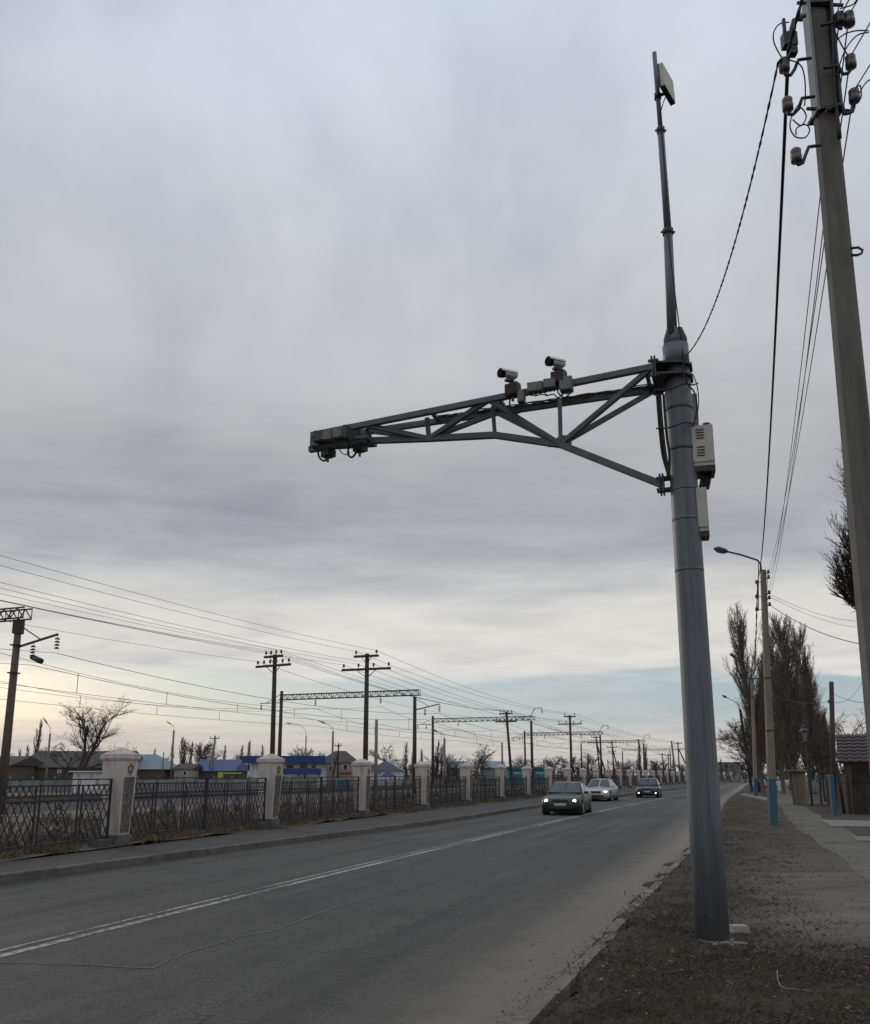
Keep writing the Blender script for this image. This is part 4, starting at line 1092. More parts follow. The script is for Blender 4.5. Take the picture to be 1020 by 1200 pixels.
# ------------------------------------------------------------------ right hand side: dark pole, blue posts, sheds, house
dp = D(977, 948, 40); dt = D(974.5, 799, 40)
t = thing('wooden_pole', (dp.x, 40, .03), 'dark wooden pole with braces standing behind the single blue post', 'power pole')
mb = MB(); mb.tube([Vector((dp.x, 40, .0)), dt], [.13, .10], 10); mb.obj('shaft', 'wood_pole', t, True)
mb = MB(); mb.tube([Vector((D(992, 950, 40).x, 40.2, 0)), D(980, 893, 40)], .07, 8); mb.obj('brace', 'wood_pole', t, True)
mb = MB(); insulator(mb, D(971.5, 822, 39.9), 1.3); mb.obj('insulator', 'porcelain', t, True)
wire(D(976, 812, 40), D(1024, 823, 33), .15, .010, 'wire running right from the dark wooden pole to the house')
wire(D(976, 822, 40), D(1012, 797, 36), .35, .008, 'curved wire rising right from the dark wooden pole')
wire(D(972, 822, 40), D(889, 800, U2Y), .6, .008, 'thin wire from the dark wooden pole to the crossbar pole')
def blue_post(px, ytop, Y, wd, label):
    a = D(px, 907, Y); zt = D(px, ytop, Y).z; t = thing('blue_post', (a.x, Y, .03), label, 'post', 'blue painted posts by the footpath')
    mb = MB(); mb.box((a.x, Y, zt / 2), (wd, wd, zt)); mb.obj('shaft', 'blue_paint', t, True); mb = MB(); mb.box((a.x, Y, zt + .015), (wd * 1.05, wd * 1.05, .03)); mb.obj('cap', 'galv', t, True)
blue_post(973.5, 909, 38.2, .17, 'single thick blue post standing nearest on the right of the path')
bt = thing('blue_railing', (D(954, 907, 52.5).x, 52.5, .03), 'blue metal railing with two uprights and bars beyond the single blue post', 'railing')
for px in (948.5, 959.5):
    mb = MB(); a = D(px, 907, 52.5); mb.box((a.x, 52.5, .9), (.10, .10, 1.7)); mb.obj('upright', 'blue_paint', bt, True)
mb = MB(); a, c = D(949, 930, 52.5), D(959, 930, 52.5); mb.bar(a, c, .05); mb.bar(D(949, 913, 52.5), D(959, 913, 52.5), .05); mb.obj('rail', 'blue_paint', bt, True)
for px in (951.5, 954, 956.5):
    mb = MB(); a = D(px, 907, 52.5); mb.bar((a.x, 52.5, D(px, 930, 52.5).z), (a.x, 52.5, D(px, 913, 52.5).z), .03); mb.obj('bar', 'blue_paint', bt, True)
# lantern on dark post
lb = D(947, 907, 50); lt = thing('lantern_post', (lb.x, 50, .03), 'dark old lantern on a thin post in front of the poplars', 'lantern')
zt = D(947, 870, 50).z; zh = D(947, 848, 50).z
mb = MB(); mb.tube([(lb.x + .1, 50, 0), (lb.x, 50, zt)], .05, 8); mb.obj('shaft', 'wood_pole', lt, True)
mb = MB(); hw = .20
for sx, sy in ((-1, -1), (1, -1), (1, 1), (-1, 1)): mb.bar((lb.x + sx * hw * .8, 50 + sy * hw * .8, zt), (lb.x + sx * hw, 50 + sy * hw, zt + .62), .035)
for z_, q in ((zt, .8), (zt + .62, 1.0)):
    for k in range(4):
        s = ((-1, -1), (1, -1), (1, 1), (-1, 1)); a, c = s[k], s[(k + 1) % 4]; mb.bar((lb.x + a[0] * hw * q, 50 + a[1] * hw * q, z_), (lb.x + c[0] * hw * q, 50 + c[1] * hw * q, z_), .04)
mb.obj('cage', 'black', lt, True)
mb = MB(); mb.frustum((lb.x, 50, 0), .44, .16, zt + .63, zt + .80); mb.lathe([(.06, zt + .80), (.09, zt + .88), (.03, zt + .98)], (lb.x, 50, 0), 8); mb.obj('lid', 'dark_steel', lt, True)
mb = MB(); mb.frustum((lb.x, 50, 0), .16, .20, zt + .03, zt + .50); mb.obj('glass', 'lamp_off', lt, True)

def plank_wall(root, p0, p1, z0, z1, wd, m='plank', name='plank', horiz=False, gap=.012, th=.025, lim=260, ab=True):
    p0 = Vector(p0); p1 = Vector(p1); d = p1 - p0; L = d.length; d.normalize(); nn = Vector((d.y, -d.x, 0))
    if horiz:
        z = z0; k = 0
        while z < z1 - .01:
            zz = min(z + wd - gap, z1); m_ = MB(); off = nn * rnd.uniform(0, .008); c = (p0 + p1) / 2 + off; m_.bar(Vector((p0.x, p0.y, (z + zz) / 2)) + off, Vector((p1.x, p1.y, (z + zz) / 2)) + off, th, zz - z); m_.obj(name, m, root, ab); z += wd
    else:
        n = int(L / wd)
        for k in range(n):
            a = p0 + d * (k * L / n + gap / 2); c = p0 + d * ((k + 1) * L / n - gap / 2); off = nn * rnd.uniform(0, .012); zt_ = z1 + rnd.uniform(-.03, .02)
            mid = (a + c) / 2 + off; m_ = MB(); m_.box((mid.x, mid.y, (z0 + zt_) / 2), (th, (c - a).length, zt_ - z0), Matrix.Rotation(math.atan2(-d.x, d.y), 3, 'Z')); m_.obj(name, m, root, ab)
# red-roofed shed at the right edge
HX0 = D(983, 907, 40.5).x; HY = 40.5
hs = thing('shed_house', (HX0, HY, .03), 'low dark shed with a wine red tiled roof at the right edge', 'shed', None, R(-25))
zb_, ze, zr = .0, D(1000, 893, HY).z, D(1000, 863, HY + 2.0).z
x0, x1, y0, y1 = .25, 9, 0, 5
mb = MB(); mb.box(((x0 + x1) / 2, (y0 + y1) / 2, ze / 2), (x1 - x0, y1 - y0, ze)); mb.obj('wall', 'wall_brown', hs)
mb = MB()
mb.add([(x0, y0, ze), (x0, (y0 + y1) / 2, zr - .12), (x0, y1, ze), (x0 + .1, y0, ze), (x0 + .1, (y0 + y1) / 2, zr - .12), (x0 + .1, y1, ze)], [(0, 1, 2), (5, 4, 3)]); mb.obj('gable', 'dark_wood', hs)
plank_wall(hs, (x0 + .3, y0 - .03, 0), (x1, y0 - .03, 0), .25, ze - .25, .16, horiz=True, ab=False)
mb = MB(); mb.box(((x0 + x1) / 2 + .2, y0 - .06, ze - .12), (x1 - x0 - .5, .06, .16)); mb.obj('fascia', 'red_fascia', hs)
for k in range(5): mb = MB(); mb.box((x0 + 1.4 + k * 1.5, y0 - .1, ze - .10), (.5, .04, .09)); mb.obj('fascia_patch', 'wall_cream', hs)
# roof with stepped metal tiles
sl_d = Vector((0, (y1 - y0) / 2 + .3, zr - ze + .1)); rows = 8; cols = 26
rb = Vector((x0 - .25, y0 - .3, ze - .05)); RX = x1 - x0 + .6
for side in (0, 1):
    m_ = MB()
    for i in range(rows):
        for j in range(cols):
            a = rb + sl_d * (i / rows); c = rb + sl_d * ((i + 1) / rows); xx0 = a.x + RX * j / cols; xx1 = a.x + RX * (j + 1) / cols; xm = (xx0 + xx1) / 2
            up_ = .045
            P = [(xx0, a.y, a.z + up_), (xm, a.y, a.z + up_ + .05), (xx1, a.y, a.z + up_), (xx1, c.y, c.z), (xm, c.y, c.z + .05), (xx0, c.y, c.z), (xx0, a.y, a.z), (xx1, a.y, a.z)]
            if side: P = [(x, y0 + y1 - y, z) for x, y, z in P]
            m_.add(P, [(0, 1, 4, 5), (1, 2, 3, 4), (0, 6, 7, 2, 1)], False)
    m_.obj('tiled_roof', 'roof_red', hs)
# plank fence left of the shed
def board_fence(pts, h_, label, m='plank', wd=.14):
    root = thing('board_fence', (*pts[0], .03), label, 'fence')
    for a, c in zip(pts[:-1], pts[1:]):
        plank_wall(root, (*a, 0), (*c, 0), .05, h_, wd, m, 'board')
        mb = MB(); [mb.bar((a[0], a[1] + .05, z), (c[0], c[1] + .05, z), .05, .07) for z in (.4, h_ - .3)]; mb.obj('rail', 'dark_wood', root, True)
gx = lambda px, Y: D(px, 907, Y).x
board_fence([(gx(997, 39.6), 39.6), (gx(986, 44), 44), (gx(966, 53), 53)], 1.75, 'dark plank fence between the shed and the blue frame')
board_fence([(gx(997, 39.6), 39.55), (gx(1045, 39), 39.0)], 1.3, 'low dark plank fence in front of the red roofed shed', wd=.16)
# tan board kiosk
ks = thing('board_hut', (gx(928, 51), 51, .03), 'small hut of weathered tan boards with a flat roof by the path', 'hut', None, R(-20))
kw = gx(943, 51) - gx(928, 51); kz = D(935, 903, 51).z - .03
mb = MB(); mb.box((kw / 2, .68, kz / 2), (kw - .06, 1.28, kz - .1)); mb.obj('wall', 'wall_brown', ks)
plank_wall(ks, (0, 0, 0), (kw, 0, 0), .05, kz - .08, .12, 'plank_tan', 'board', ab=False)
plank_wall(ks, (-.01, 1.3, 0), (-.01, 0, 0), .05, kz - .08, .13, 'plank', 'board', ab=False)
mb = MB(); mb.box((kw / 2, .6, kz), (kw + .3, 1.7, .08)); mb.obj('roof', 'concrete_old', ks)
# pale slabs crossing to the yard
for pts_ in ([(962, 960.5), (1030, 962), (1030, 968.5), (975, 968)], [(1000, 980), (1030, 980), (1030, 985), (1006, 985)], [(866, 930.5), (897, 937.5), (905, 936), (874, 929.5)]):
    mb = MB(); P = [G(x, y, .11) for x, y in pts_]; mb.add([(p.x, p.y, .112) for p in P] + [(p.x, p.y, .0) for p in P], [(3, 2, 1, 0), (0, 1, 5, 4), (1, 2, 6, 5), (2, 3, 7, 6), (3, 0, 4, 7)]); struct(mb, 'concrete_slab', 'slab_pale')

# ------------------------------------------------------------------ railway side
def crossarm_pole(px, ytop, Y, arms, label, m='wood_pole', r=(.15, .11), lean=0.0, rz=R(-20), group='telegraph poles by the railway', aframe=0, zbase=.1):
    top = D(px, ytop, Y); base = Vector((top.x + lean, Y, zbase))
    t = thing('telegraph_pole', base, label, 'pole', group)
    mb = MB(); mb.tube([base - Vector((0, 0, .3)), base.lerp(top, .5), top], [r[0], (r[0] + r[1]) / 2, r[1]], 10); mb.obj('shaft', m, t, True)
    if aframe: mb = MB(); mb.tube([base + Vector((aframe, .2, -.2)), base.lerp(top, .86)], [r[0], r[1]], 8); mb.obj('brace', m, t, True)
    dirv = Vector((math.cos(rz), math.sin(rz), 0)); ends = []
    for (dn, L, npin) in arms:
        c = top - Vector((0, 0, dn)) - Vector((dirv.y, -dirv.x, 0)) * -.12
        mb = MB(); mb.bar(c - dirv * L / 2, c + dirv * L / 2, .10, .12); mb.obj('crossarm', m, t, True)
        mb = MB(); [mb.bar(c + dirv * s * L * .22, top - Vector((0, 0, dn + .45)), .03) for s in (-1, 1)]; mb.obj('arm_stay', m, t, True)
        for k in range(npin):
            q = c + dirv * (-L / 2 + .12 + (L - .24) * k / max(1, npin - 1)); 
            if abs((q - c).dot(dirv)) < .12: q = q + dirv * .15
            mb = MB(); mb.tube([q + Vector((0, 0, .05)), q + Vector((0, 0, .18))], .015, 5); insulator(mb, q + Vector((0, 0, .24)), 1.5); mb.obj('insulator', 'porcelain_dark', t, True); ends.append(q + Vector((0, 0, .28)))
    return ends
B1 = crossarm_pole(430.5, 766, 48, [(.15, 1.45, 2), (.86, 2.9, 4)], 'tall wooden telegraph pole with two crossarms above the third pillar')
A1 = crossarm_pole(322.5, 767, 48, [(.12, 1.3, 4), (.62, 2.4, 6)], 'tall wooden telegraph pole with two crossarms above the second pillar', rz=R(-30), lean=.1)
D1 = crossarm_pole(668, 838, 96, [(.15, 1.3, 2), (.95, 2.6, 4)], 'telegraph pole with two crossarms standing behind the leading dark car')
C1 = crossarm_pole(593.5, 834, 90, [(.2, 1.4, 4), (1.0, 2.3, 6)], 'telegraph pole with dense crossarms left of the teal building', rz=R(-26), lean=.5)
E1 = crossarm_pole(698.5, 863, 150, [(.15, 1.6, 4), (1.0, 2.6, 6)], 'braced telegraph pole with crossarms above the silver car', aframe=1.4, lean=.6)
F1 = crossarm_pole(717, 868, 165, [(.3, 1.8, 4), (1.2, 2.0, 4), (2.0, 1.4, 3)], 'braced pole with three short crossarms right of the silver car', aframe=1.2, lean=.3)
H1 = crossarm_pole(794.5, 870, 175, [(.2, 1.6, 3), (1.3, 2.4, 4)], 'telegraph pole with a long slanting brace just left of the mast', aframe=3.0)
crossarm_pole(252.5, 862, 125, [(.4, 1.6, 2)], 'thin pale pole with a short crossarm in front of the blue roof', 'concrete_old', (.14, .12), lean=-.2, aframe=-.9)
crossarm_pole(397, 871, 128, [(.35, 1.2, 2)], 'short crossarm pole before the brown roofed house', 'wood_pole', (.13, .1), aframe=-1.0)
crossarm_pole(776, 883, 200, [(.2, 1.5, 3)], 'small far pole with a crossarm right of the blue car', lean=.3)
crossarm_pole(783, 883, 215, [(.4, 1.5, 3), (1.2, 1.2, 2)], 'small far pole with two crossarms beside the mast')
crossarm_pole(689.5, 884, 210, [(.6, 1.5, 3)], 'small far pole between the portal legs near the silver car')
def plain_pole(px, ytop, Y, label, m='wood_pole', r=.12, lamp=None, cross=None, lean=0, zb=.1):
    top = D(px, ytop, Y); base = Vector((top.x + lean, Y, zb)); t = thing('lamp_pole' if lamp else 'plain_pole', base, label, 'pole')
    mb = MB(); mb.tube([base - Vector((0, 0, .3)), top], [r * 1.15, r * .85], 8); mb.obj('shaft', m, t, True)
    if lamp:
        P = [top] + [D(x, y, Y) for x, y in lamp]; mb = MB(); mb.tube(P, .028, 6); mb.obj('lamp_arm', 'dark_steel', t, True)
        d = (P[-1] - P[-2]).normalized(); mb = MB(); mb.tube([P[-1], P[-1] + d * .3, P[-1] + d * .8], [.04, .09, .04], 8); mb.obj('lamp_head', 'galv', t, True)
plain_pole(441.5, 843, 62, 'plain grey pole without arms right of the third pillar', 'concrete_old', .12)
plain_pole(390.5, 857, 95, 'street lamp pole in front of the brown roofed house', 'concrete_old', .12, [(390, 853), (386, 849.5), (382, 848)])
plain_pole(359, 862, 118, 'faint lamp pole over the blue and white station', 'galv', .10, [(358, 855), (350, 849), (342, 848)])
plain_pole(204, 856, 120, 'lamp pole between the pale blue roof and the dark blue roof', 'concrete_old', .15, [(204, 851), (201, 849)])
plain_pole(59, 860, 88, 'thin lamp pole at the left before the long dark roof', 'concrete_old', .11, [(59, 853), (56, 848.5)])
plain_pole(521, 865, 92, 'lamp pole between the fourth and fifth pillars', 'concrete_old', .13, [(520, 861), (514, 858)])
plain_pole(588.5, 870, 110, 'short bare post left of the dense crossarm pole', 'concrete_old', .12)
plain_pole(192, 881, 95, 'thin dark post beside the pale blue roof', 'dark_steel', .06)
plain_pole(787, 868, 185, 'thick bare post left of the slant braced pole', 'concrete_old', .2, lean=.6)
plain_pole(712.5, 890, 190, 'small signal like post between far portals', 'dark_steel', .12)

TD = Vector((.367, .93, 0)); TN = Vector((-.93, .367, 0))
GP = [(-33.5, 0.0), (-18.05, 38), (-1.72, 76), (11.9, 111), (27.7, 151), (43.4, 188), (65, 250)]
GW = 13.1
def truss(mb, a, c, hh, dd, nseg, w_):
    side = (c - a).normalized().cross(Vector((0, 0, 1))) * dd / 2; ch = []
    for sg in (-1, 1):
        for z in (0, hh): p, q = a + side * sg + Vector((0, 0, z)), c + side * sg + Vector((0, 0, z)); mb.bar(p, q, w_); ch.append((p, q))
    for k in range(nseg):
        t0, t1 = k / nseg, (k + 1) / nseg
        for lo_, hi_ in ((ch[0], ch[1]), (ch[2], ch[3])):
            mb.bar(lo_[0].lerp(lo_[1], t0), hi_[0].lerp(hi_[1], (t0 + t1) / 2), w_ * .6); mb.bar(hi_[0].lerp(hi_[1], (t0 + t1) / 2), lo_[0].lerp(lo_[1], t1), w_ * .6)
            mb.bar(lo_[0].lerp(lo_[1], t0), hi_[0].lerp(hi_[1], t0), w_ * .5)
GL = ['railway portal before the picture edge on the left', 'nearest railway portal cut by the left picture edge with a bracket arm', 'second railway portal spanning between the two tall telegraph poles', 'third railway portal behind the dense crossarm pole', 'fourth railway portal, fainter, ending above the silver car', 'fifth railway portal with a twin leg tower right of the silver car', 'farthest pale railway portal just left of the mast']
def string_ins(mb, top, L=.55, r=.085):
    mb.tube([top, top - Vector((0, 0, .12))], .015, 4); n = 4
    for k in range(n): z = -.12 - (L - .12) * (k + .5) / n; mb.lathe([(.02, z - .04), (r, z - .03), (r * .7, z + .02), (.02, z + .05)], top, 8)
for gi, (gxx, gyy) in enumerate(GP):
    p = Vector((gxx, gyy, .1)); q = p + TN * GW
    t = thing('railway_portal', p, GL[gi], 'gantry', 'railway portals over the tracks')
    zt_ = 8.25
    for pp, extra in ((p, 0), (q, .9 if gi in (2, 3, 4) else 0)):
        mb = MB(); mb.tube([pp - Vector((0, 0, .3)), pp + Vector((0, 0, zt_ + extra - .1))], [.20, .14], 10); mb.obj('leg', 'gantry_concrete' if gi == 1 else 'rusty_iron', t, True)
    if gi == 5:
        mb = MB(); mb.tube([p + Vector((-1.0, 0, -.3)), p + Vector((-.9, 0, zt_ + .6))], [.2, .15], 8); mb.obj('leg', 'rusty_iron', t, True)
    mb = MB(); truss(mb, p + Vector((0, 0, zt_)) - TN * .45, q + Vector((0, 0, zt_)) + TN * .1, .45, .45, 18, .06); mb.obj('truss_beam', 'rusty_iron', t, True)
    if gi == 1:
        mb = MB(); 
        mb.box(p + Vector((0, 0, 7.9)), (.36, .36, .6)); mb.obj('clamp_head', 'rusty_iron', t, True)
        for z in (7.1, 5.9): mb = MB(); mb.box(p + Vector((0, 0, z)), (.40, .40, .05)); mb.obj('band', 'rusty_iron', t, True)
        mb = MB(); pq = p + (p - TN * 2.25 - p) * .42 + Vector((0, 0, 6.55)); mb.tube([pq, pq - TN * .55 - Vector((0, 0, .22))], .12, 8); mb.obj('tension_insulator', 'porcelain_dark', t, True)
    # bracket on the road side
    z0, z1 = ((7.0, 7.45) if gi < 3 else (8.8, 9.7)); L_ = 2.25 if gi < 3 else 1.4
    e = p - TN * L_ + Vector((0, 0, z1)); mb = MB()
    if gi < 3: mb.bar(p + Vector((0, 0, z0)), e, .08); mb.bar(p + Vector((0, 0, z0 + 1.0)), e.lerp(p + Vector((0, 0, z0)), .4), .04)
    else: mb.bar(p + Vector((0, 0, z0)), p - TN * .5 + Vector((0, 0, z1)), .07); mb.bar(p - TN * .5 + Vector((0, 0, z1)), e, .07); mb.bar(p + Vector((0, 0, z0)), p + TN * 1.5 + Vector((0, 0, z0 - .3)), .06)
    mb.obj('bracket_arm', 'rusty_iron', t, True)
    for fr_ in ((1.0, .42) if gi < 3 else (1.0,)):
        mb = MB(); string_ins(mb, (p + Vector((0, 0, z0))).lerp(e, fr_), .65, .12); mb.obj('insulator_string', 'porcelain_dark', t, True)
    for off in (3.2, 9.6):
        mb = MB(); string_ins(mb, p + TN * off + Vector((0, 0, zt_)), .6, .11); mb.obj('insulator_string', 'porcelain_dark', t, True)
    if gi in (2, 3, 4):
        pp = q + Vector((0, 0, 8.0)); mb = MB(); mb.bar(pp, pp + TN * 2.2, .07); mb.bar(pp + Vector((0, 0, .8)), pp + TN * 1.6, .04); mb.obj('bracket_arm', 'rusty_iron', t, True)
        for s in (.9, 2.1): mb = MB(); string_ins(mb, pp + TN * s, .6, .12); mb.obj('insulator_string', 'porcelain_dark', t, True)
lanes = [('outer bracket feeder', -2.25, 6.75, .75, .009), ('inner bracket feeder', -.95, 6.3, .75, .009), ('near track messenger', 3.2, 7.5, 1.2, .008), ('near track contact', 3.2, 5.95, .25, .008), ('far track messenger', 9.6, 7.5, 1.2, .008), ('far track contact', 9.6, 5.95, .25, .008), ('far side feeder', 14.2, 7.6, .8, .008)]
for nm, off, z, sg, r_ in lanes:
    for k in range(len(GP) - 1):
        a = Vector((*GP[k], 0)) + TN * off + Vector((0, 0, z)); c = Vector((*GP[k + 1], 0)) + TN * off + Vector((0, 0, z))
        if k >= 3 and off < 0: a.z += .8; c.z += .8
        wire(a, c, sg, r_ * (1 + .35 * k), '%s wire between the %s and %s railway portals' % (nm, ORD[k], ORD[k + 1]), group='railway wires', n=12, m='dark_steel')
    if 'messenger' in nm:
        for k in range(0, 4):
            mb = MB(); cpt = 0
            for s in range(1, 6):
                tt = s / 6; a = Vector((*GP[k], 0)) + TN * off; c = Vector((*GP[k + 1], 0)) + TN * off; b_ = a.lerp(c, tt); z1 = 7.5 - 1.2 * 4 * tt * (1 - tt); z0 = 5.95 - .25 * 4 * tt * (1 - tt); mb.bar(b_ + Vector((0, 0, z0)), b_ + Vector((0, 0, z1)), .018 + .006 * k)
            tag(mb.obj('dropper_wires', 'dark_steel'), 'thin dropper wires of the %s between %s and %s portals' % (nm.replace(' messenger', ''), ORD[k], ORD[k + 1]), 'wire', 'railway wires')
# telegraph wires
def tele(seq, label):
    for k in range(len(seq) - 1):
        n = min(len(seq[k]), len(seq[k + 1]), 5)
        for j in range(n): wire(seq[k][j], seq[k + 1][j], .6 + .07 * (j % 3), .0065 + .003 * k, '%s telegraph wire of the %s, span %s' % (ORD[j], label, ORD[k]), group='telegraph wires', n=12, m='dark_steel')
sh = lambda P, v_: [p + Vector(v_) for p in P]
tele([sh(B1, (-18.3, -48, .2)), B1, D1, H1[:4]], 'right hand pole line')
tele([sh(A1, (-16.5, -46, .1)), A1, C1, E1], 'left hand pole line')

# rails and ballast
for off in (3.2, 9.6):
    mb = MB(); vs = []
    for k in (-60, 400):
        c = Vector((-1.72, 76, 0)) + TN * off + TD * k
        for s, z in ((-2.2, .10), (-1.5, .42), (1.5, .42), (2.2, .10)): vs.append(c + TN * s + Vector((0, 0, z)))
    mb.add(vs, [(0, 1, 5, 4), (1, 2, 6, 5), (2, 3, 7, 6)]); struct(mb, 'railway_ballast', 'ballast')
    t = thing('railway_track', Vector((-1.72, 76, .42)) + TN * off, 'rusty railway track on ballast, ' + ('nearer the fence' if off < 5 else 'farther from the fence'), 'railway track')
    for s in (-.76, .76): mb = MB(); a = Vector((-1.72, 76, .55)) + TN * (off + s); mb.bar(a - TD * 60, a + TD * 300, .07, .15); mb.obj('rail', 'rail_steel', t, True)
    mb = MB()
    for k in range(120): c = Vector((-1.72, 76, .45)) + TN * off + TD * (-50 + k * .9); mb.bar(c - TN * 1.3, c + TN * 1.3, .22, .08)
    tag(mb.obj('sleepers', 'concrete_old', t, True), kind='stuff')

# precast concrete wall beyond the tracks
cw = thing('concrete_wall', (gx(14, 92), 92, .1), 'long pale precast concrete wall beyond the tracks on the left', 'wall')
xw0, xw1 = gx(14, 84), gx(372, 100); nW = 16
a, c = Vector((xw0, 84, 0)), Vector((xw1, 100, 0))
for k in range(nW):
    p, q = a.lerp(c, k / nW), a.lerp(c, (k + .97) / nW)
    for z in range(2): mb = MB(); mb.bar(p + Vector((0, 0, .35 + z * .62)), q + Vector((0, 0, .35 + z * .62)), .08, .58); mb.obj('panel', 'wall_pale_teal', cw, True)
    mb = MB(); mb.bar(p - (c - a).normalized() * .06 + Vector((0, -.06, 0)), p - (c - a).normalized() * .06 + Vector((0, -.06, 1.6)), .16); mb.obj('post', 'concrete_old', cw, True)

# ------------------------------------------------------------------ buildings
def building(px0, px1, Y, depth, ybase, yeave, yridge, wallm, roofm, label, style='gable', windows=(), name='house', over=.3, extra=None):
    x0, x1 = gx(px0, Y), gx(px1, Y); xm = (x0 + x1) / 2; pm = (px0 + px1) / 2
    z0 = 0; ze = D(pm, yeave, Y).z; zr = D(pm, yridge, Y + (depth / 2 if style != 'flat' else 0)).z
    t = thing(name, (xm, Y + depth / 2, z0), label, 'building')
    mb = MB(); mb.box((xm, Y + depth / 2, (ze + z0) / 2), (x1 - x0, depth, ze - z0)); mb.obj('wall', wallm, t, True)
    o = over; mb = MB(); X0, X1, Y0, Y1 = x0 - o, x1 + o, Y - o, Y + depth + o
    if style == 'flat': mb.box((xm, Y + depth / 2, (ze + zr) / 2 + .003), (X1 - X0, Y1 - Y0, max(.1, zr - ze)))
    elif style == 'gable': # ridge along x
        ym = (Y0 + Y1) / 2; mb.add([(X0, Y0, ze), (X1, Y0, ze), (X1, Y1, ze), (X0, Y1, ze), (X0, ym, zr), (X1, ym, zr)], [(0, 1, 5, 4), (2, 3, 4, 5), (0, 4, 3), (1, 2, 5), (3, 2, 1, 0)])
    elif style == 'gable_y':
        mb.add([(X0, Y0, ze), (X1, Y0, ze), (X1, Y1, ze), (X0, Y1, ze), (xm, Y0, zr), (xm, Y1, zr)], [(0, 4, 5, 3), (1, 2, 5, 4), (0, 1, 4), (2, 3, 5), (3, 2, 1, 0)])
    else: # hip
        ym = (Y0 + Y1) / 2; k = min((X1 - X0) * .35, (Y1 - Y0) / 2); mb.add([(X0, Y0, ze), (X1, Y0, ze), (X1, Y1, ze), (X0, Y1, ze), (X0 + k, ym, zr), (X1 - k, ym, zr)], [(0, 1, 5, 4), (1, 2, 5), (2, 3, 4, 5), (3, 0, 4), (3, 2, 1, 0)])
    rf = mb.obj('roof', roofm, t, True)
    if style in ('gable', 'hip') and Y < 140:
        mb = MB(); mb.box((xm + (x1 - x0) * .18, Y + depth * .5, zr + .1), (.5, .5, 1.2)); mb.box((xm + (x1 - x0) * .18, Y + depth * .5, zr + .72), (.62, .62, .1)); mb.obj('chimney', 'concrete_old', rf)
    for (wx, wy, ww, wh) in windows:
        a = D(wx, wy, Y); sw = ww / 1062 * Y; shh = wh / 1062 * Y
        mb = MB(); cx_, cz_ = a.x, a.z
        for dx, dz_, sx, sz in ((0, shh / 2, sw, .08), (0, -shh / 2, sw, .08), (-sw / 2, 0, .08, shh), (sw / 2, 0, .08, shh)): mb.box((cx_ + dx, Y - .03, cz_ + dz_), (sx + .08, .08, sz))
        wo = mb.obj('window', 'wall_white', t, True); mb = MB(); mb.box((cx_, Y - .006, cz_), (sw, .02, shh)); mb.obj('pane', 'window_dark', wo, True)
    return t, x0, x1, ze, zr
building(17, 134, 112, 14, 914, 899.5, 880, 'wall_brown', 'roof_dark', 'long low building with a dark brown roof on the left', 'gable', [(70, 904, 3, 4)])
building(86, 113, 82, 3, 920, 904.6, 903.6, 'wall_white', 'wall_white', 'small white flat roofed cabin with two dark windows', 'flat', [(93, 909, 3.4, 3), (107.5, 909, 3.4, 3)], 'cabin')
building(-60, 10, 105, 10, 914, 897, 886, 'wall_brown', 'roof_dark', 'dark roofed house cut by the left picture edge', 'gable')
building(128, 189, 118, 10, 914, 901.5, 884, 'wall_brown', 'roof_light_blue', 'house with a pale blue hipped roof behind the nearest pillar', 'hip')
building(204, 224, 120, 6, 914, 901, 895, 'wall_cream', 'roof_dark', 'small cream house with one window left of the blue roof', 'gable', [(217, 906, 5, 5)])
building(227, 274, 124, 9, 914, 903.5, 890, 'wall_brown', 'roof_blue', 'long shop with a bright blue pitched roof', 'gable', [])
t, x0, x1, ze, zr = building(294, 373, 118, 9, 914, 894, 886, 'wall_white', 'roof_blue', 'white filling station with a flat dark blue roof band', 'flat', [(340, 898, 10, 5), (356, 898, 10, 5), (325, 903, 6, 8), (368, 898, 6, 5)], 'filling_station', 1.0)
mb = MB(); a, c = gx(333, 116), gx(376, 116); z_ = D(350, 904, 116).z; mb.box(((a + c) / 2, 116, z_), (c - a, 1.6, .75)); mb.obj('canopy', 'roof_blue', t, True)
for px in (292, 300, 334, 350, 374): mb = MB(); mb.box((gx(px, 116.6), 116.6, 1.1), (.35, .35, 2.2)); mb.obj('column', 'wall_white', t, True)
cn = thing('shop_canopy', (gx(262, 120), 120, 0), 'lime green canopy strip with a yellow kiosk beneath the blue roof', 'canopy')
mb = MB(); mb.box((gx(274, 120), 120, D(274, 906, 120).z), (gx(284, 120) - gx(264, 120), 1.2, .22)); mb.obj('strip', 'green_paint', cn, True)
mb = MB(); mb.box((gx(259, 120), 120, D(259, 909, 120).z + .1), (.62, .6, .75)); mb.obj('kiosk', 'yellow_paint', cn, True)
for px in (258, 283): mb = MB(); mb.box((gx(px, 120.7), 120.7, .9), (.2, .2, 1.9)); mb.obj('column', 'galv', cn, True)
building(374, 413, 130, 12, 914, 893.5, 880, 'wall_cream', 'roof_dark', 'cream house with a tall dark brown hipped roof', 'hip', [(405, 899, 6, 6), (388, 900, 5, 5)])
sg_ = MB(); sg_.box((gx(405, 126), 126, D(405, 906.5, 126).z), (1.7, .15, .38)); tag(sg_.obj('sign_board', 'red_paint'), 'small red sign board in front of the cream house', 'sign')
tk = MB(); tk.lathe([(.55, 0), (.6, .1), (.6, 1.1), (.45, 1.3)], (gx(402, 80), 80, .1), 14); tag(tk.obj('water_tank', 'blue_paint'), 'round blue tank behind the fence left of the third pillar', 'tank')
building(434, 470, 128, 12, 914, 903, 892, 'wall_white', 'roof_light_blue', 'white house with a pale blue gabled roof right of the third pillar', 'gable_y', [(445, 906, 3, 3)])
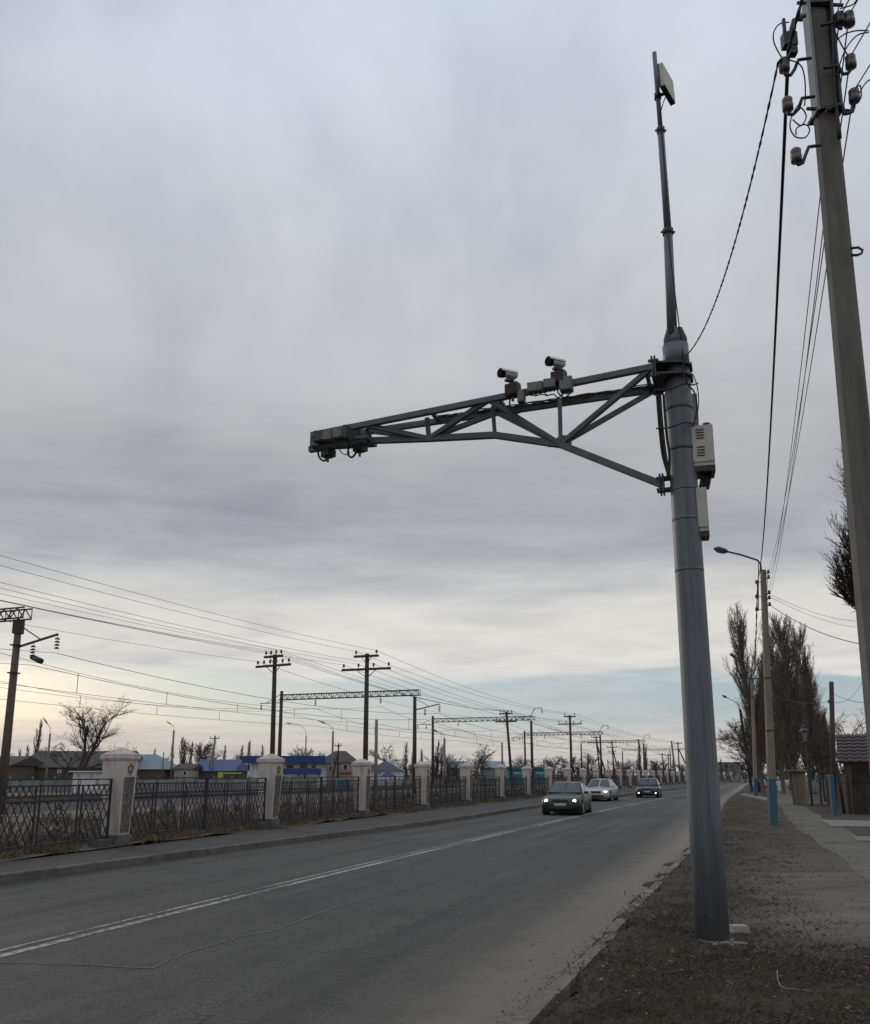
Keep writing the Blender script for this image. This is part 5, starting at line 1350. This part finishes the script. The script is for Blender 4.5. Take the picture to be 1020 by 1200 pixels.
tn_ = thing('market_tent', (gx(455, 120), 120, 0), 'dark blue peaked tent before the pale blue gabled house', 'tent')
mb = MB(); mb.add([(gx(446, 119), 119, 1.5), (gx(464, 119), 119, 1.5), (gx(464, 121), 121, 1.5), (gx(446, 121), 121, 1.5), (gx(455, 120), 120, D(455, 903, 120).z)], [(0, 1, 4), (1, 2, 4), (2, 3, 4), (3, 0, 4)]); mb.obj('canopy', 'roof_blue', tn_, True)
for px in (447, 463): mb = MB(); mb.box((gx(px, 119.2), 119.2, .75), (.08, .08, 1.5)); mb.obj('leg', 'galv', tn_, True)
building(524, 548, 150, 10, 914, 900, 892, 'wall_pale_teal', 'roof_light_blue', 'pale grey blue building between the fifth and sixth pillars', 'gable')
building(566, 592, 150, 10, 914, 900, 892, 'wall_pale_teal', 'roof_light_blue', 'pale grey blue building left of the teal shop', 'gable')
t, *_ = building(596, 643, 140, 8, 914, 901, 898.5, 'wall_teal', 'wall_teal', 'teal shop building behind the sixth and seventh pillars', 'flat', [(606, 906, 8, 1.2), (633, 906, 8, 1.2)])
building(843, 868, 300, 30, 914, 894.5, 893, 'wall_pale_teal', 'concrete_old', 'distant pale flat roofed building at the far end of the road', 'flat')
building(480, 505, 160, 10, 914, 903, 896, 'wall_cream', 'roof_dark', 'small dark roofed house behind the fourth pillar', 'gable')

# ------------------------------------------------------------------ cars
def sedan(loc, heading, paint, label, lights=(True, True), fog=False, L=4.7, W=1.78, Hh=1.43, name='sedan', wheel_r=.32, round_lamps=False, parts=True):
    t = thing(name, loc, label, 'car', 'cars', 0); t.rotation_euler = (0, 0, math.atan2(heading[1], heading[0]) )
    hw = W / 2
    # stations: x from nose (+) to tail (-): (x, half width, z bottom, z belt/shoulder, z top centre)
    S = [(L/2, hw*.62, .30, .50, .52), (L/2-.06, hw*.86, .22, .60, .64), (L/2-.25, hw*.96, .18, .68, .73), (L/2-.8, hw*.99, .18, .76, .83), (L/2-1.35, hw, .18, .84, .93),
         (L/2-1.5, hw, .18, .86, .93), (0, hw, .18, .88, .93), (-L/2+1.25, hw, .18, .91, .95), (-L/2+.9, hw, .18, .92, .99), (-L/2+.22, hw*.96, .20, .90, .97), (-L/2+.06, hw*.9, .24, .84, .90), (-L/2, hw*.7, .32, .6, .64)]
    ring = []
    for x, w_, zb, zs, zt in S:
        ring.append([(x, w_*.90, zb), (x, w_*.985, zb+.10), (x, w_, (zb+zs)/2), (x, w_*.975, zs-.03), (x, w_*.90, lerp(zs, zt, .55)), (x, w_*.5, zt-.005), (x, 0, zt), (x, -w_*.5, zt-.005), (x, -w_*.90, lerp(zs, zt, .55)), (x, -w_*.975, zs-.03), (x, -w_, (zb+zs)/2), (x, -w_*.985, zb+.10), (x, -w_*.90, zb)])
    n = 13; vs = [p for r_ in ring for p in r_]; fs = [(i*n+k, (i+1)*n+k, (i+1)*n+(k+1)%n, i*n+(k+1)%n) for i in range(len(S)-1) for k in range(n)] + [tuple(range(n)), tuple(range((len(S)-1)*n, len(S)*n))[::-1]]
    mb = MB(); mb.add(vs, fs, True)
    # roof and pillars
    xa, xb, xc, xd = L/2-1.40, L/2-2.12, -L/2+1.42, -L/2+.80; zb, zt = .90, Hh; wb, wt = hw*.93, hw*.68
    def gr(x, w_, z): return [(x, w_, z), (x, w_*.5, z+.0), (x, -w_*.5, z+.0), (x, -w_, z)]
    P = [(xa, wb, zb), (xa+.06, 0, zb+.02), (xa, -wb, zb), (xb, wt, zt-.05), (xb+.05, 0, zt-.02), (xb, -wt, zt-.05), (xc, wt*.97, zt-.06), (xc-.04, 0, zt-.03), (xc, -wt*.97, zt-.06), (xd, wb, zb+.03), (xd-.06, 0, zb+.05), (xd, -wb, zb+.03), ((xb+xc)/2, wt*1.02, zt-.02), ((xb+xc)/2, 0, zt), ((xb+xc)/2, -wt*1.02, zt-.02)]
    mb.add(P, [(0, 3, 4, 1), (1, 4, 5, 2), (3, 12, 13, 4), (4, 13, 14, 5), (12, 6, 7, 13), (13, 7, 8, 14), (6, 9, 10, 7), (7, 10, 11, 8), (0, 9, 6, 12, 3), (2, 5, 14, 8, 11)])
    mb.obj('body', paint, t)
    def quad(a, b_, c, d, m, nm, inset=.06, out=.008, par=None):
        a, b_, c, d = map(Vector, (a, b_, c, d)); ctr = (a+b_+c+d)/4; nr = (c-a).cross(d-b_).normalized()
        if nr.dot(ctr - Vector((0, 0, .7))) < 0: nr = -nr
        q = [p + (ctr-p).normalized()*inset + nr*out for p in (a, b_, c, d)]; q2 = [p - nr*(out+.01) for p in q]
        m_ = MB(); m_.add(q+q2, [(0, 1, 2, 3), (7, 6, 5, 4), (0, 4, 5, 1), (1, 5, 6, 2), (2, 6, 7, 3), (3, 7, 4, 0)]); m_.obj(nm, m, t)
    quad((xa, wb, zb), (xb, wt, zt-.05), (xb, -wt, zt-.05), (xa, -wb, zb), 'glass', 'windscreen', .09, .05)
    quad((xd, wb, zb+.03), (xc, wt, zt-.06), (xc, -wt, zt-.06), (xd, -wb, zb+.03), 'glass', 'rear_window', .09, .075)
    xm = (xb+xc)/2 - .05
    for s in (-1, 1):
        quad((xa-.05, s*wb, zb), (xb, s*wt, zt-.05), (xm+.02, s*wt*1.02, zt-.04), (xm+.02, s*wb, zb), 'glass', 'side_window', .07, .012)
        quad((xm-.02, s*wb, zb), (xm-.02, s*wt*1.02, zt-.04), (xc, s*wt, zt-.06), (xd+.15, s*wb, zb+.03), 'glass', 'side_window', .07, .012)
        mb = MB(); mb.box((xa-.22, s*(hw+.06), .95), (.10, .18, .12)); mb.obj('mirror', paint, t)
        for xw in (L/2-.85, -L/2+.95):
            mb = MB(); mb.tube([(xw, s*(hw-.26), wheel_r+.02), (xw, s*(hw+.004), wheel_r+.02)], wheel_r+.055, 18); mb.obj('wheel_arch', 'black', t)
            mb = MB(); mb.tube([(xw, s*(hw-.22), wheel_r), (xw, s*(hw+.01), wheel_r)], wheel_r, 20); wh = mb.obj('wheel', 'tyre', t)
            mb = MB(); mb.tube([(xw, s*(hw+.0), wheel_r), (xw, s*(hw+.018), wheel_r)], wheel_r*.62, 12); mb.obj('rim', 'chrome', wh)
        lx = L/2-.10; ly = s*hw*.70
        mb = MB()
        if round_lamps: mb.tube([(lx-.05, ly, .62), (lx+.055, ly, .62)], .075, 12); 
        else: mb.box((lx-.01, ly, .63), (.14, .22, .10), Matrix.Rotation(-s*.25, 3, 'Z'))
        on_ = lights[0 if s < 0 else 1]; mb.obj('headlight', 'headlight' if on_ and not fog else 'lamp_off', t)
        if round_lamps: mb = MB(); mb.tube([(lx-.06, s*hw*.47, .62), (lx+.05, s*hw*.47, .62)], .07, 10); mb.obj('inner_lamp', 'lamp_off', t)
        if fog: mb = MB(); mb.tube([(L/2-.12, s*hw*.72, .36), (L/2+.0, s*hw*.72, .36)], .055, 10); mb.obj('fog_light', 'headlight', t)
        mb = MB(); mb.box((-L/2+.08, s*hw*.72, .80), (.12, .32, .16)); mb.obj('tail_light', 'red_paint', t)
    mb = MB(); mb.box((L/2-.035, 0, .60), (.10, .66, .14)); mb.obj('grille', 'black', t)
    mb = MB(); mb.box((L/2+.004, 0, .34), (.05, 1.1, .12)); mb.obj('air_intake', 'black', t)
    mb = MB(); mb.box((L/2+.02, 0, .47), (.03, .52, .115)); mb.obj('number_plate', 'plate', t)
    mb = MB(); mb.box((0, 0, .20), (L-.5, W-.10, .10)); mb.obj('underside', 'black', t)
    mb = MB()
    for s in (-1, 1): mb.box((0.05, s*(hw+.001), .30), (L*.42, .02, .10))
    mb.obj('sill', 'black', t)
def place(px, Yf, L=4.7, slope=.33):
    h_ = Vector((-slope, -1, 0)).normalized(); f_ = Vector((gx(px, Yf), Yf, 0)); return f_ - h_ * L / 2, h_
c, h_ = place(655.5, 40.2, slope=.30); sedan((c.x, c.y, 0), h_, 'car_green', 'dark green grey sedan leading the traffic with round headlights lit', round_lamps=True)
c, h_ = place(697.5, 61.0, slope=.36); sedan((c.x, c.y, 0), h_, 'car_silver', 'silver sedan following the dark leading car near the fence', lights=(False, True), Hh=1.47)
c, h_ = place(757.5, 70.5, slope=.30); sedan((c.x, c.y, 0), h_, 'car_blue', 'dark blue sedan farthest back with low fog lights lit', fog=True, Hh=1.48)
sedan((gx(903, 112), 112, .06), Vector((-1, .25, 0)).normalized(), 'car_white', 'pale car parked at the far end of the footpath behind the poles', lights=(False, False), Hh=1.45)
mb = MB(); mb.frustum((gx(916, 96), 96, 0), .75, .70, .05, .95); tag(mb.obj('white_block', 'whitewash'), 'white block standing beside the path near the parked pale car', 'block')

# ------------------------------------------------------------------ trees
def grow(mb, p, d, L, r, lvl, rs, P):
    n = P['seg'][lvl]; pts = [p]; rad = [r]; cur = p; dd = d.copy(); kids = []
    for k in range(n):
        dd = (dd + Vector((rs.gauss(0, 1), rs.gauss(0, 1), rs.gauss(0, .6))) * P['wob'][lvl] + Vector((0, 0, P['up'][lvl]))).normalized()
        cur = cur + dd * L / n; pts.append(cur); rad.append(max(P['rmin'], r * (1 - (k + 1) / n * P['tap'][lvl]))); kids.append((cur.copy(), dd.copy(), rad[-1]))
    mb[min(lvl, 1)].tube(pts, rad, P['n'][lvl], cap=False)
    if lvl + 1 < P['lv']:
        m = P['kids'][lvl]
        for j in range(m):
            t_ = P['st'][lvl] + (1 - P['st'][lvl]) * (j + rs.random()) / m; f = t_ * n; i = min(int(f), n - 1); q = pts[i].lerp(pts[i + 1], f - i); dq = kids[i][1]
            a = rs.uniform(0, 2 * math.pi); ax = dq.cross(Vector((math.cos(a), math.sin(a), .3))).normalized(); ang = P['ang'][lvl] * rs.uniform(.7, 1.3)
            nd = (Matrix.Rotation(ang, 3, ax) @ dq).normalized(); LL = L * P['len'][lvl] * (1 - P['fall'][lvl] * t_) * rs.uniform(.7, 1.2)
            grow(mb, q, nd, LL, max(P['rmin'], min(rad[i] * .62, r * P['rr'][lvl])), lvl + 1, rs, P)
BARE = dict(lv=5, seg=[5, 5, 4, 3, 2], wob=[.13, .20, .22, .25, .25], up=[.02, .05, .05, .03, .02], tap=[.5, .75, .8, .8, .6], n=[8, 5, 4, 3, 3], kids=[5, 6, 6, 5], st=[.35, .25, .2, .15], ang=[.7, .7, .75, .75], len=[.75, .6, .55, .5], fall=[.35, .35, .3, .3], rr=[.6, .5, .5, .5], rmin=.008)
POP = dict(lv=4, seg=[9, 6, 4, 3], wob=[.018, .05, .09, .13], up=[.05, .16, .14, .08], tap=[.9, .85, .8, .6], n=[7, 4, 3, 3], kids=[84, 12, 6], st=[.10, .12, .1], ang=[.62, .48, .55], len=[.34, .42, .5], fall=[.55, .4, .3], rr=[.32, .5, .5], rmin=.009)
def tree(name, loc, h_, P, seed, label, cat='tree', m='bark', group=None, scale=1, r0=None, lean=(0, 0), wash=0, **over):
    Q = dict(P); Q.update(over); rs = random.Random(seed); t = thing(name, loc, label, cat, group)
    mbs = [MB(), MB()]; grow(mbs, Vector((0, 0, -.1)), Vector((lean[0], lean[1], 1)).normalized(), h_, r0 or h_ * .025, 0, rs, Q)
    mbs[0].obj('trunk', m, t); mbs[1].obj('crown', m, t)
    if wash: mb = MB(); rr_ = (r0 or h_ * .025) * 1.06; mb.tube([(0, 0, 0), (lean[0] * wash, lean[1] * wash, wash)], rr_, 10); mb.obj('whitewashed_foot', 'whitewash', t)
    return t
# group of poplars on the right
for i, (px, Y, ytop, ln, lab) in enumerate([
        (894, 74, 722, -.05, 'bare poplar leaning left behind the blue footed pole'), (917, 80, 742, .0, 'bare poplar in the middle left of the poplar group'),
        (934, 72, 730, -.03, 'tall bare poplar in the centre right of the group'), (948, 84, 742, .0, 'bare poplar right of the tallest ones in the group'),
        (962, 92, 790, .0, 'shorter bare poplar at the right end of the group'), (926, 96, 775, .0, 'bare poplar at the back filling the group centre'), (907, 100, 772, .0, 'bare poplar at the back left of the group'), (972, 104, 838, 0, 'lowest bare poplar at the far right of the group')]):
    z = D(px, ytop, Y).z; tree('poplar_tree', (gx(px, Y), Y, .05), z * .93, POP, 40 + i, lab, m='bark_poplar', group='bare poplars beside the footpath', r0=.19, lean=(ln, 0), ang=[.40, .32, .42], st=[.05, .12, .1], len=[.34, .46, .5])
# high crown behind the near concrete pole
tz = D(1012, 505, 24).z
tree('poplar_tree', (gx(1031, 25), 25, .05), tz * .96, POP, 77, 'tall bare tree whose dark crown shows behind the near concrete pole', r0=.24, ang=[.95, .5, .5], st=[.55, .12, .1], len=[.19, .60, .5], kids=[125, 14, 8], rmin=.005, up=[.05, .16, .12, .06])
# bushy tree by the far lamp poles
tree('bushy_tree', (gx(889, 88), 88, .05), 5.2, BARE, 5, 'dense bare bushy tree with whitewashed trunk behind the far poles', r0=.2, kids=[8, 8, 7, 6], len=[.85, .62, .6, .5], wash=1.2, st=[.3, .2, .1, .1], ang=[1.0, .8, .8, .8], rmin=.012)
tree('bushy_tree', (gx(903, 90), 90, .05), 4.4, BARE, 6, 'dark tangle of bare branches between the two blue footed poles', r0=.2, kids=[8, 8, 7, 6], len=[.85, .62, .6, .5], st=[.2, .2, .1, .1], ang=[.9, .8, .8, .8], rmin=.014)
tree('bushy_tree', (gx(990, 60), 60, .05), 4.2, BARE, 8, 'thin bare tree rising behind the red roofed shed', r0=.1, kids=[7, 5, 4, 3], len=[.8, .5, .5, .5])
tree('bushy_tree', (gx(965, 58), 58, .05), 2.6, BARE, 9, 'low bare shrub behind the plank fence', r0=.08, kids=[8, 7, 6, 4], len=[.9, .6, .6, .5], ang=[1, .8, .8, .7])
tree('bushy_tree', (gx(1012, 62), 62, .05), 4.6, BARE, 11, 'thin bare tree above the red roof at the right edge', r0=.1, kids=[7, 5, 4, 3], len=[.8, .5, .5, .5])
# spreading tree on the left: two limbs
for (px, ln, sd_, hgt, lab) in ((87, (.45, .0), 12, 6.6, 'spreading bare tree on the left, its limb reaching right'), (85, (.28, .1), 21, 6.6, 'spreading bare tree on the left, its upright limb')):
    tree('bare_tree', (gx(px, 84), 84, .1), hgt, BARE, sd_, lab, r0=.19, lean=ln, kids=[7, 6, 6, 6], st=[.35, .2, .15, .1], len=[.66, .62, .58, .55], up=[.03, .05, .04, .03, .02], rmin=.0065, wob=[.16, .22, .22, .25, .25])
tree('bare_tree', (gx(72, 90), 90, .1), 3.6, BARE, 31, 'small dark bare tree left of the spreading one', r0=.12)
# far trees: a few kinds shared by many copies
protos = []
for i in range(3):
    mbs = [MB(), MB()]; grow(mbs, Vector((0, 0, 0)), Vector((0, 0, 1)), 9.5, .22, 0, random.Random(100 + i), dict(POP, kids=[40, 7, 4], rmin=.02, lv=4, ang=[.42, .42, .5])); mbs[0].v += []; 
    m_ = MB(); m_.add(mbs[0].v, mbs[0].f, True); m_.add(mbs[1].v, mbs[1].f, True); protos.append(('poplar', m_))
for i in range(3):
    mbs = [MB(), MB()]; grow(mbs, Vector((0, 0, 0)), Vector((.05, 0, 1)), 5.0, .2, 0, random.Random(200 + i), dict(BARE, lv=4, kids=[8, 8, 7], rmin=.022, st=[.25, .15, .1, .1], ang=[.9, .8, .8, .75], len=[.75, .6, .6, .5]))
    m_ = MB(); m_.add(mbs[0].v, mbs[0].f, True); m_.add(mbs[1].v, mbs[1].f, True); protos.append(('round', m_))
pm = []
for nm, m_ in protos:
    me = bpy.data.meshes.new(nm + '_tree'); me.from_pydata(m_.v, [], m_.f); me.materials.append(MATS['bark_far']); zmax = max(v[2] for v in m_.v); pm.append((me, zmax))
far = [(40, 120, 842, 0), (30, 150, 872, 1), (22, 160, 876, 2), (50, 150, 874, 4), (8, 150, 880, 3), (150, 150, 882, 5), (180, 150, 876, 0), (192, 180, 884, 4), (200, 160, 872, 1), (212, 150, 862, 1), (216, 150, 864, 2), (222, 155, 868, 0), (232, 150, 870, 2), (238, 150, 872, 4), (244, 140, 866, 5), (262, 155, 872, 0), (279, 150, 882, 5), (283, 160, 872, 1), (291, 150, 866, 2), (307, 160, 872, 0), (275, 150, 886, 3),
       (352, 170, 872, 4), (360, 175, 876, 3), (344, 170, 880, 5), (455, 150, 872, 3), (476, 150, 868, 1), (484, 150, 874, 0), (494, 160, 876, 2), (470, 160, 886, 4), (512, 120, 866, 0), (517, 120, 870, 2), (508, 140, 882, 5), (526, 150, 884, 3), (534, 150, 884, 4), (566, 115, 871, 3), (560, 140, 884, 5), (611, 150, 884, 3), (604, 160, 886, 4), (640, 170, 888, 5), (648, 165, 884, 4),
       (676, 170, 884, 5), (688, 165, 880, 3), (695, 170, 886, 4), (663, 170, 888, 3), (728, 220, 890, 5), (737, 230, 890, 3), (744, 230, 888, 4), (751, 230, 870, 1), (757, 230, 870, 2), (765, 230, 889, 5), (772, 230, 891, 3), (780, 240, 892, 4), (796, 230, 894, 5), (850, 250, 893, 5), (860, 250, 895, 4), (873, 200, 880, 3), (866, 230, 890, 5), (790, 260, 888, 1), (846, 260, 888, 2)]
for i, (px, Y, ytop, k) in enumerate(far):
    me, zm = pm[k]; nm = 'poplar_tree' if k < 3 else 'bare_tree'; o = bpy.data.objects.new(nm, me); COL.objects.link(o); z = D(px, ytop, Y).z
    o.location = (gx(px, Y), Y, 0); s = z / zm; sx = s * (1.0 if k >= 3 else .8); o.scale = (sx, sx, s); o.rotation_euler = (0, 0, i * 1.7)
    seg = ['long dark roof', 'pale blue roof', 'blue roofed shop', 'filling station', 'cream house', 'fourth pillar', 'teal shop', 'silver car', 'blue car', 'mast']; sx_ = [60, 170, 245, 320, 400, 490, 610, 690, 750, 840]
    j = min(range(len(sx_)), key=lambda q: abs(sx_[q] - px)); side = 'left of' if px < sx_[j] else 'right of'
    same = [q for q in far if min(range(len(sx_)), key=lambda w_: abs(sx_[w_] - q[0])) == j and ((q[0] < sx_[j]) == (px < sx_[j])) and (q[3] < 3) == (k < 3)]
    same.sort(key=lambda q: q[0]); r_ = same.index((px, Y, ytop, k))
    tag(o, 'small distant bare %s, %s from the left %s the %s' % ('upright poplar' if k < 3 else 'round tree', ORD[r_], side, seg[j]), 'tree', 'distant bare trees on the horizon')
# far wood as one mass
mb = MB(); rs = random.Random(3)
for k in range(1500):
    px = rs.uniform(-80, 1100); Y = rs.uniform(330, 460); x = gx(px, Y); hh = rs.uniform(2.5, 6.5) * (1 + .5 * nz(px, 1, .02)); 
    mb.add([(x - .25, Y, 0), (x + .25, Y, 0), (x + rs.uniform(-.4, .4), Y, hh)], [(0, 1, 2)])
    for q in range(5): a = rs.uniform(.3, .95) * hh; mb.add([(x, Y, a - .1), (x, Y, a + .15), (x + rs.uniform(-2.2, 2.2), Y + .5, a + rs.uniform(.5, 1.6))], [(0, 1, 2)])
tag(mb.obj('far_woods', 'far_woods'), 'hazy line of bare trees along the horizon', 'woods', kind='stuff')

# ------------------------------------------------------------------ ground cover
rs = random.Random(11)
def blades(n, region, hmin, hmax, wdt, m, name, label, lean=.6, zf=None):
    mb = MB(); vs = []; fs = []
    cl = [region(rs) for _ in range(n // 14)]
    for k in range(n):
        c = cl[k % len(cl)]; s = .16; x, y = c[0] + max(-.18, rs.gauss(0, s)), c[1] + rs.gauss(0, s); z = zf(x, y) if zf else .1
        a = rs.uniform(0, 6.28); h_ = rs.uniform(hmin, hmax); l_ = h_ * lean * rs.uniform(.2, 1.3); wd = wdt * rs.uniform(.6, 1.4); dx, dy = math.cos(a), math.sin(a); o = len(vs)
        vs += [(x - dy * wd, y + dx * wd, z), (x + dy * wd, y - dx * wd, z), (x + dx * l_ * .4 + dy * wd * .6, y + dy * l_ * .4 - dx * wd * .6, z + h_ * .65), (x + dx * l_, y + dy * l_, z + h_ * rs.uniform(.7, 1))]
        fs += [(o, o + 1, o + 2), (o, o + 2, o + 3)]
    mb.add(vs, fs); tag(mb.obj(name, m), label, 'grass' if 'leaf' not in name else 'leaves', kind='stuff')
def rverge(r_):
    y = 5.5 + (r_.random() ** 2.2) * 60; e = verge_edge(y); return (e + .22 + r_.random() ** 1.3 * 2.2, y)
def rvr2(r_):
    while True:
        y = 5.6 + r_.random() ** 1.5 * 7; e = verge_edge(y); x = e + r_.uniform(.2, 4.8)
        if not (y > 9.6 and x - .345 * y > -.5): return (x, y)
vzz = lambda x, y: vz(x, y) - .005
blades(26000, rverge, .012, .05, .002, 'verge_grass', 'dry_grass', 'short dry grass on the verge', 1.6, vzz)
blades(14000, rvr2, .012, .05, .002, 'verge_grass', 'dry_grass', 'short dry grass around the mast foot', 1.6, vzz)
def leaves(n, region, m, name, label, smin=.006, smax=.017):
    mb = MB(); vs = []; fs = []
    for k in range(n):
        x, y = region(rs); x += max(-.2, rs.gauss(0, .2)); z = vz(x, y) + .006;
        if nz(x, y, 1.1) + rs.gauss(0, .35) < -.05 or (y > 9.8 and x - .345 * y > -.45 + rs.gauss(0, .3)): continue
        a = rs.uniform(0, 6.28); s = rs.uniform(smin, smax); t1, t2 = rs.uniform(-.5, .9) * s, rs.uniform(-.2, .9) * s; ca, sa = math.cos(a), math.sin(a); o = len(vs)
        for lx, ly, lz in ((-s, 0, max(0, t1)), (0, s * .5, 0.004), (s, 0, max(0, t2)), (0, -s * .5, .006 + s * .3)): vs.append((x + lx * ca - ly * sa, y + lx * sa + ly * ca, z + lz))
        fs.append((o, o + 1, o + 2, o + 3))
    mb.add(vs, fs); tag(mb.obj(name, m), label, 'leaves', kind='stuff')
leaves(15000, rverge, 'leaf_dry', 'fallen_leaves', 'brown fallen leaves scattered on the verge')
leaves(14000, rvr2, 'leaf_dry', 'fallen_leaves', 'brown fallen leaves around the mast foot')
leaves(1800, rvr2, 'leaf_pale', 'fallen_leaves', 'pale dry leaves and scraps around the mast foot', .008, .022)
leaves(900, rverge, 'leaf_pale', 'fallen_leaves', 'pale dry leaves and scraps on the verge', .008, .022)
def rfield(r_):
    y = 13 + r_.random() ** 1.3 * 75; return (fence_x(y) - .4 - r_.random() ** 1.6 * 9, y)
def rfield2(r_):
    y = 12 + r_.random() ** 1.4 * 60; return (fence_x(y) - r_.uniform(-.22, .9), y)
blades(20000, rfield, .10, .50, .007, 'weed_dry', 'dry_weeds', 'tall dry brown weeds behind the lattice fence', .35, lambda x, y: .14)
blades(14000, rfield2, .05, .26, .005, 'grass_dry', 'dry_grass', 'dry grass tufts along the fence foot', .8, lambda x, y: .12)

mat('leaf_red', (.095, .042, .030), (.05, .024, .019), 9, .9)
mat('stone_grit', (.20, .19, .17), (.10, .095, .085), 9, .9)
lc = G(945, 1140, .08)
def rred(r_):
    return (lc.x + r_.gauss(0, .75), lc.y + r_.gauss(0, .55))
leaves(5200, rred, 'leaf_red', 'fallen_leaves', 'patch of reddish brown fallen leaves right of the mast foot', .008, .022)
def grit(n, region, smin, smax, m, label):
    mb = MB(); vs = []; fs = []
    for k in range(n):
        x, y = region(rs); z = vz(x, y); a = rs.uniform(0, 6.28); q = rs.uniform(smin, smax); o = len(vs)
        for dx, dy, dz_ in ((1, 0, 0), (0, 1, 0), (-1, 0, 0), (0, -1, 0)):
            jx = q * rs.uniform(.6, 1.2); vs.append((x + (dx * math.cos(a) - dy * math.sin(a)) * jx, y + (dx * math.sin(a) + dy * math.cos(a)) * jx, z - .004))
        vs.append((x, y, z + q * rs.uniform(.4, .9))); fs += [(o, o + 1, o + 4), (o + 1, o + 2, o + 4), (o + 2, o + 3, o + 4), (o + 3, o, o + 4)]
    mb.add(vs, fs); tag(mb.obj('gravel', m), label, 'stones', kind='stuff')
def rall(r_):
    y = 5.6 + r_.random() ** 1.6 * 22; e = verge_edge(y); return (e + .02 + r_.random() * 6.0, y)
grit(2600, rall, .004, .013, 'stone_grit', 'small pale stones scattered over the verge soil')
grit(700, rall, .010, .028, 'verge_clod', 'dark soil clods on the verge')
def redge(r_):
    y = 5.4 + r_.random() ** 1.6 * 16; return (road_r(y) - abs(r_.gauss(0, .14)) + .05, y)
mb = MB(); vs = []; fs = []
for k in range(1300):
    x, y = redge(rs); q = rs.uniform(.003, .008); o = len(vs)
    vs += [(x - q, y, .001), (x, y - q, .001), (x + q, y, .001), (x, y + q, .001), (x, y, .002 + q * .8)]; fs += [(o, o + 1, o + 4), (o + 1, o + 2, o + 4), (o + 2, o + 3, o + 4), (o + 3, o, o + 4)]
mb.add(vs, fs); tag(mb.obj('gravel', 'verge_clod'), 'grit and soil crumbs lying along the kerb on the road', 'stones', kind='stuff')
# upright weed tufts here and there
def rtuft(r_):
    while True:
        y = 5.8 + r_.random() ** 1.3 * 20; e = verge_edge(y); x = e + r_.uniform(.05, 3.4)
        if not (y > 9.6 and x - .345 * y > -.5): return (x, y)
blades(1400, rtuft, .03, .11, .0014, 'verge_grass', 'dry_grass', 'sparse taller tufts of dry grass on the verge', .7, vzz)
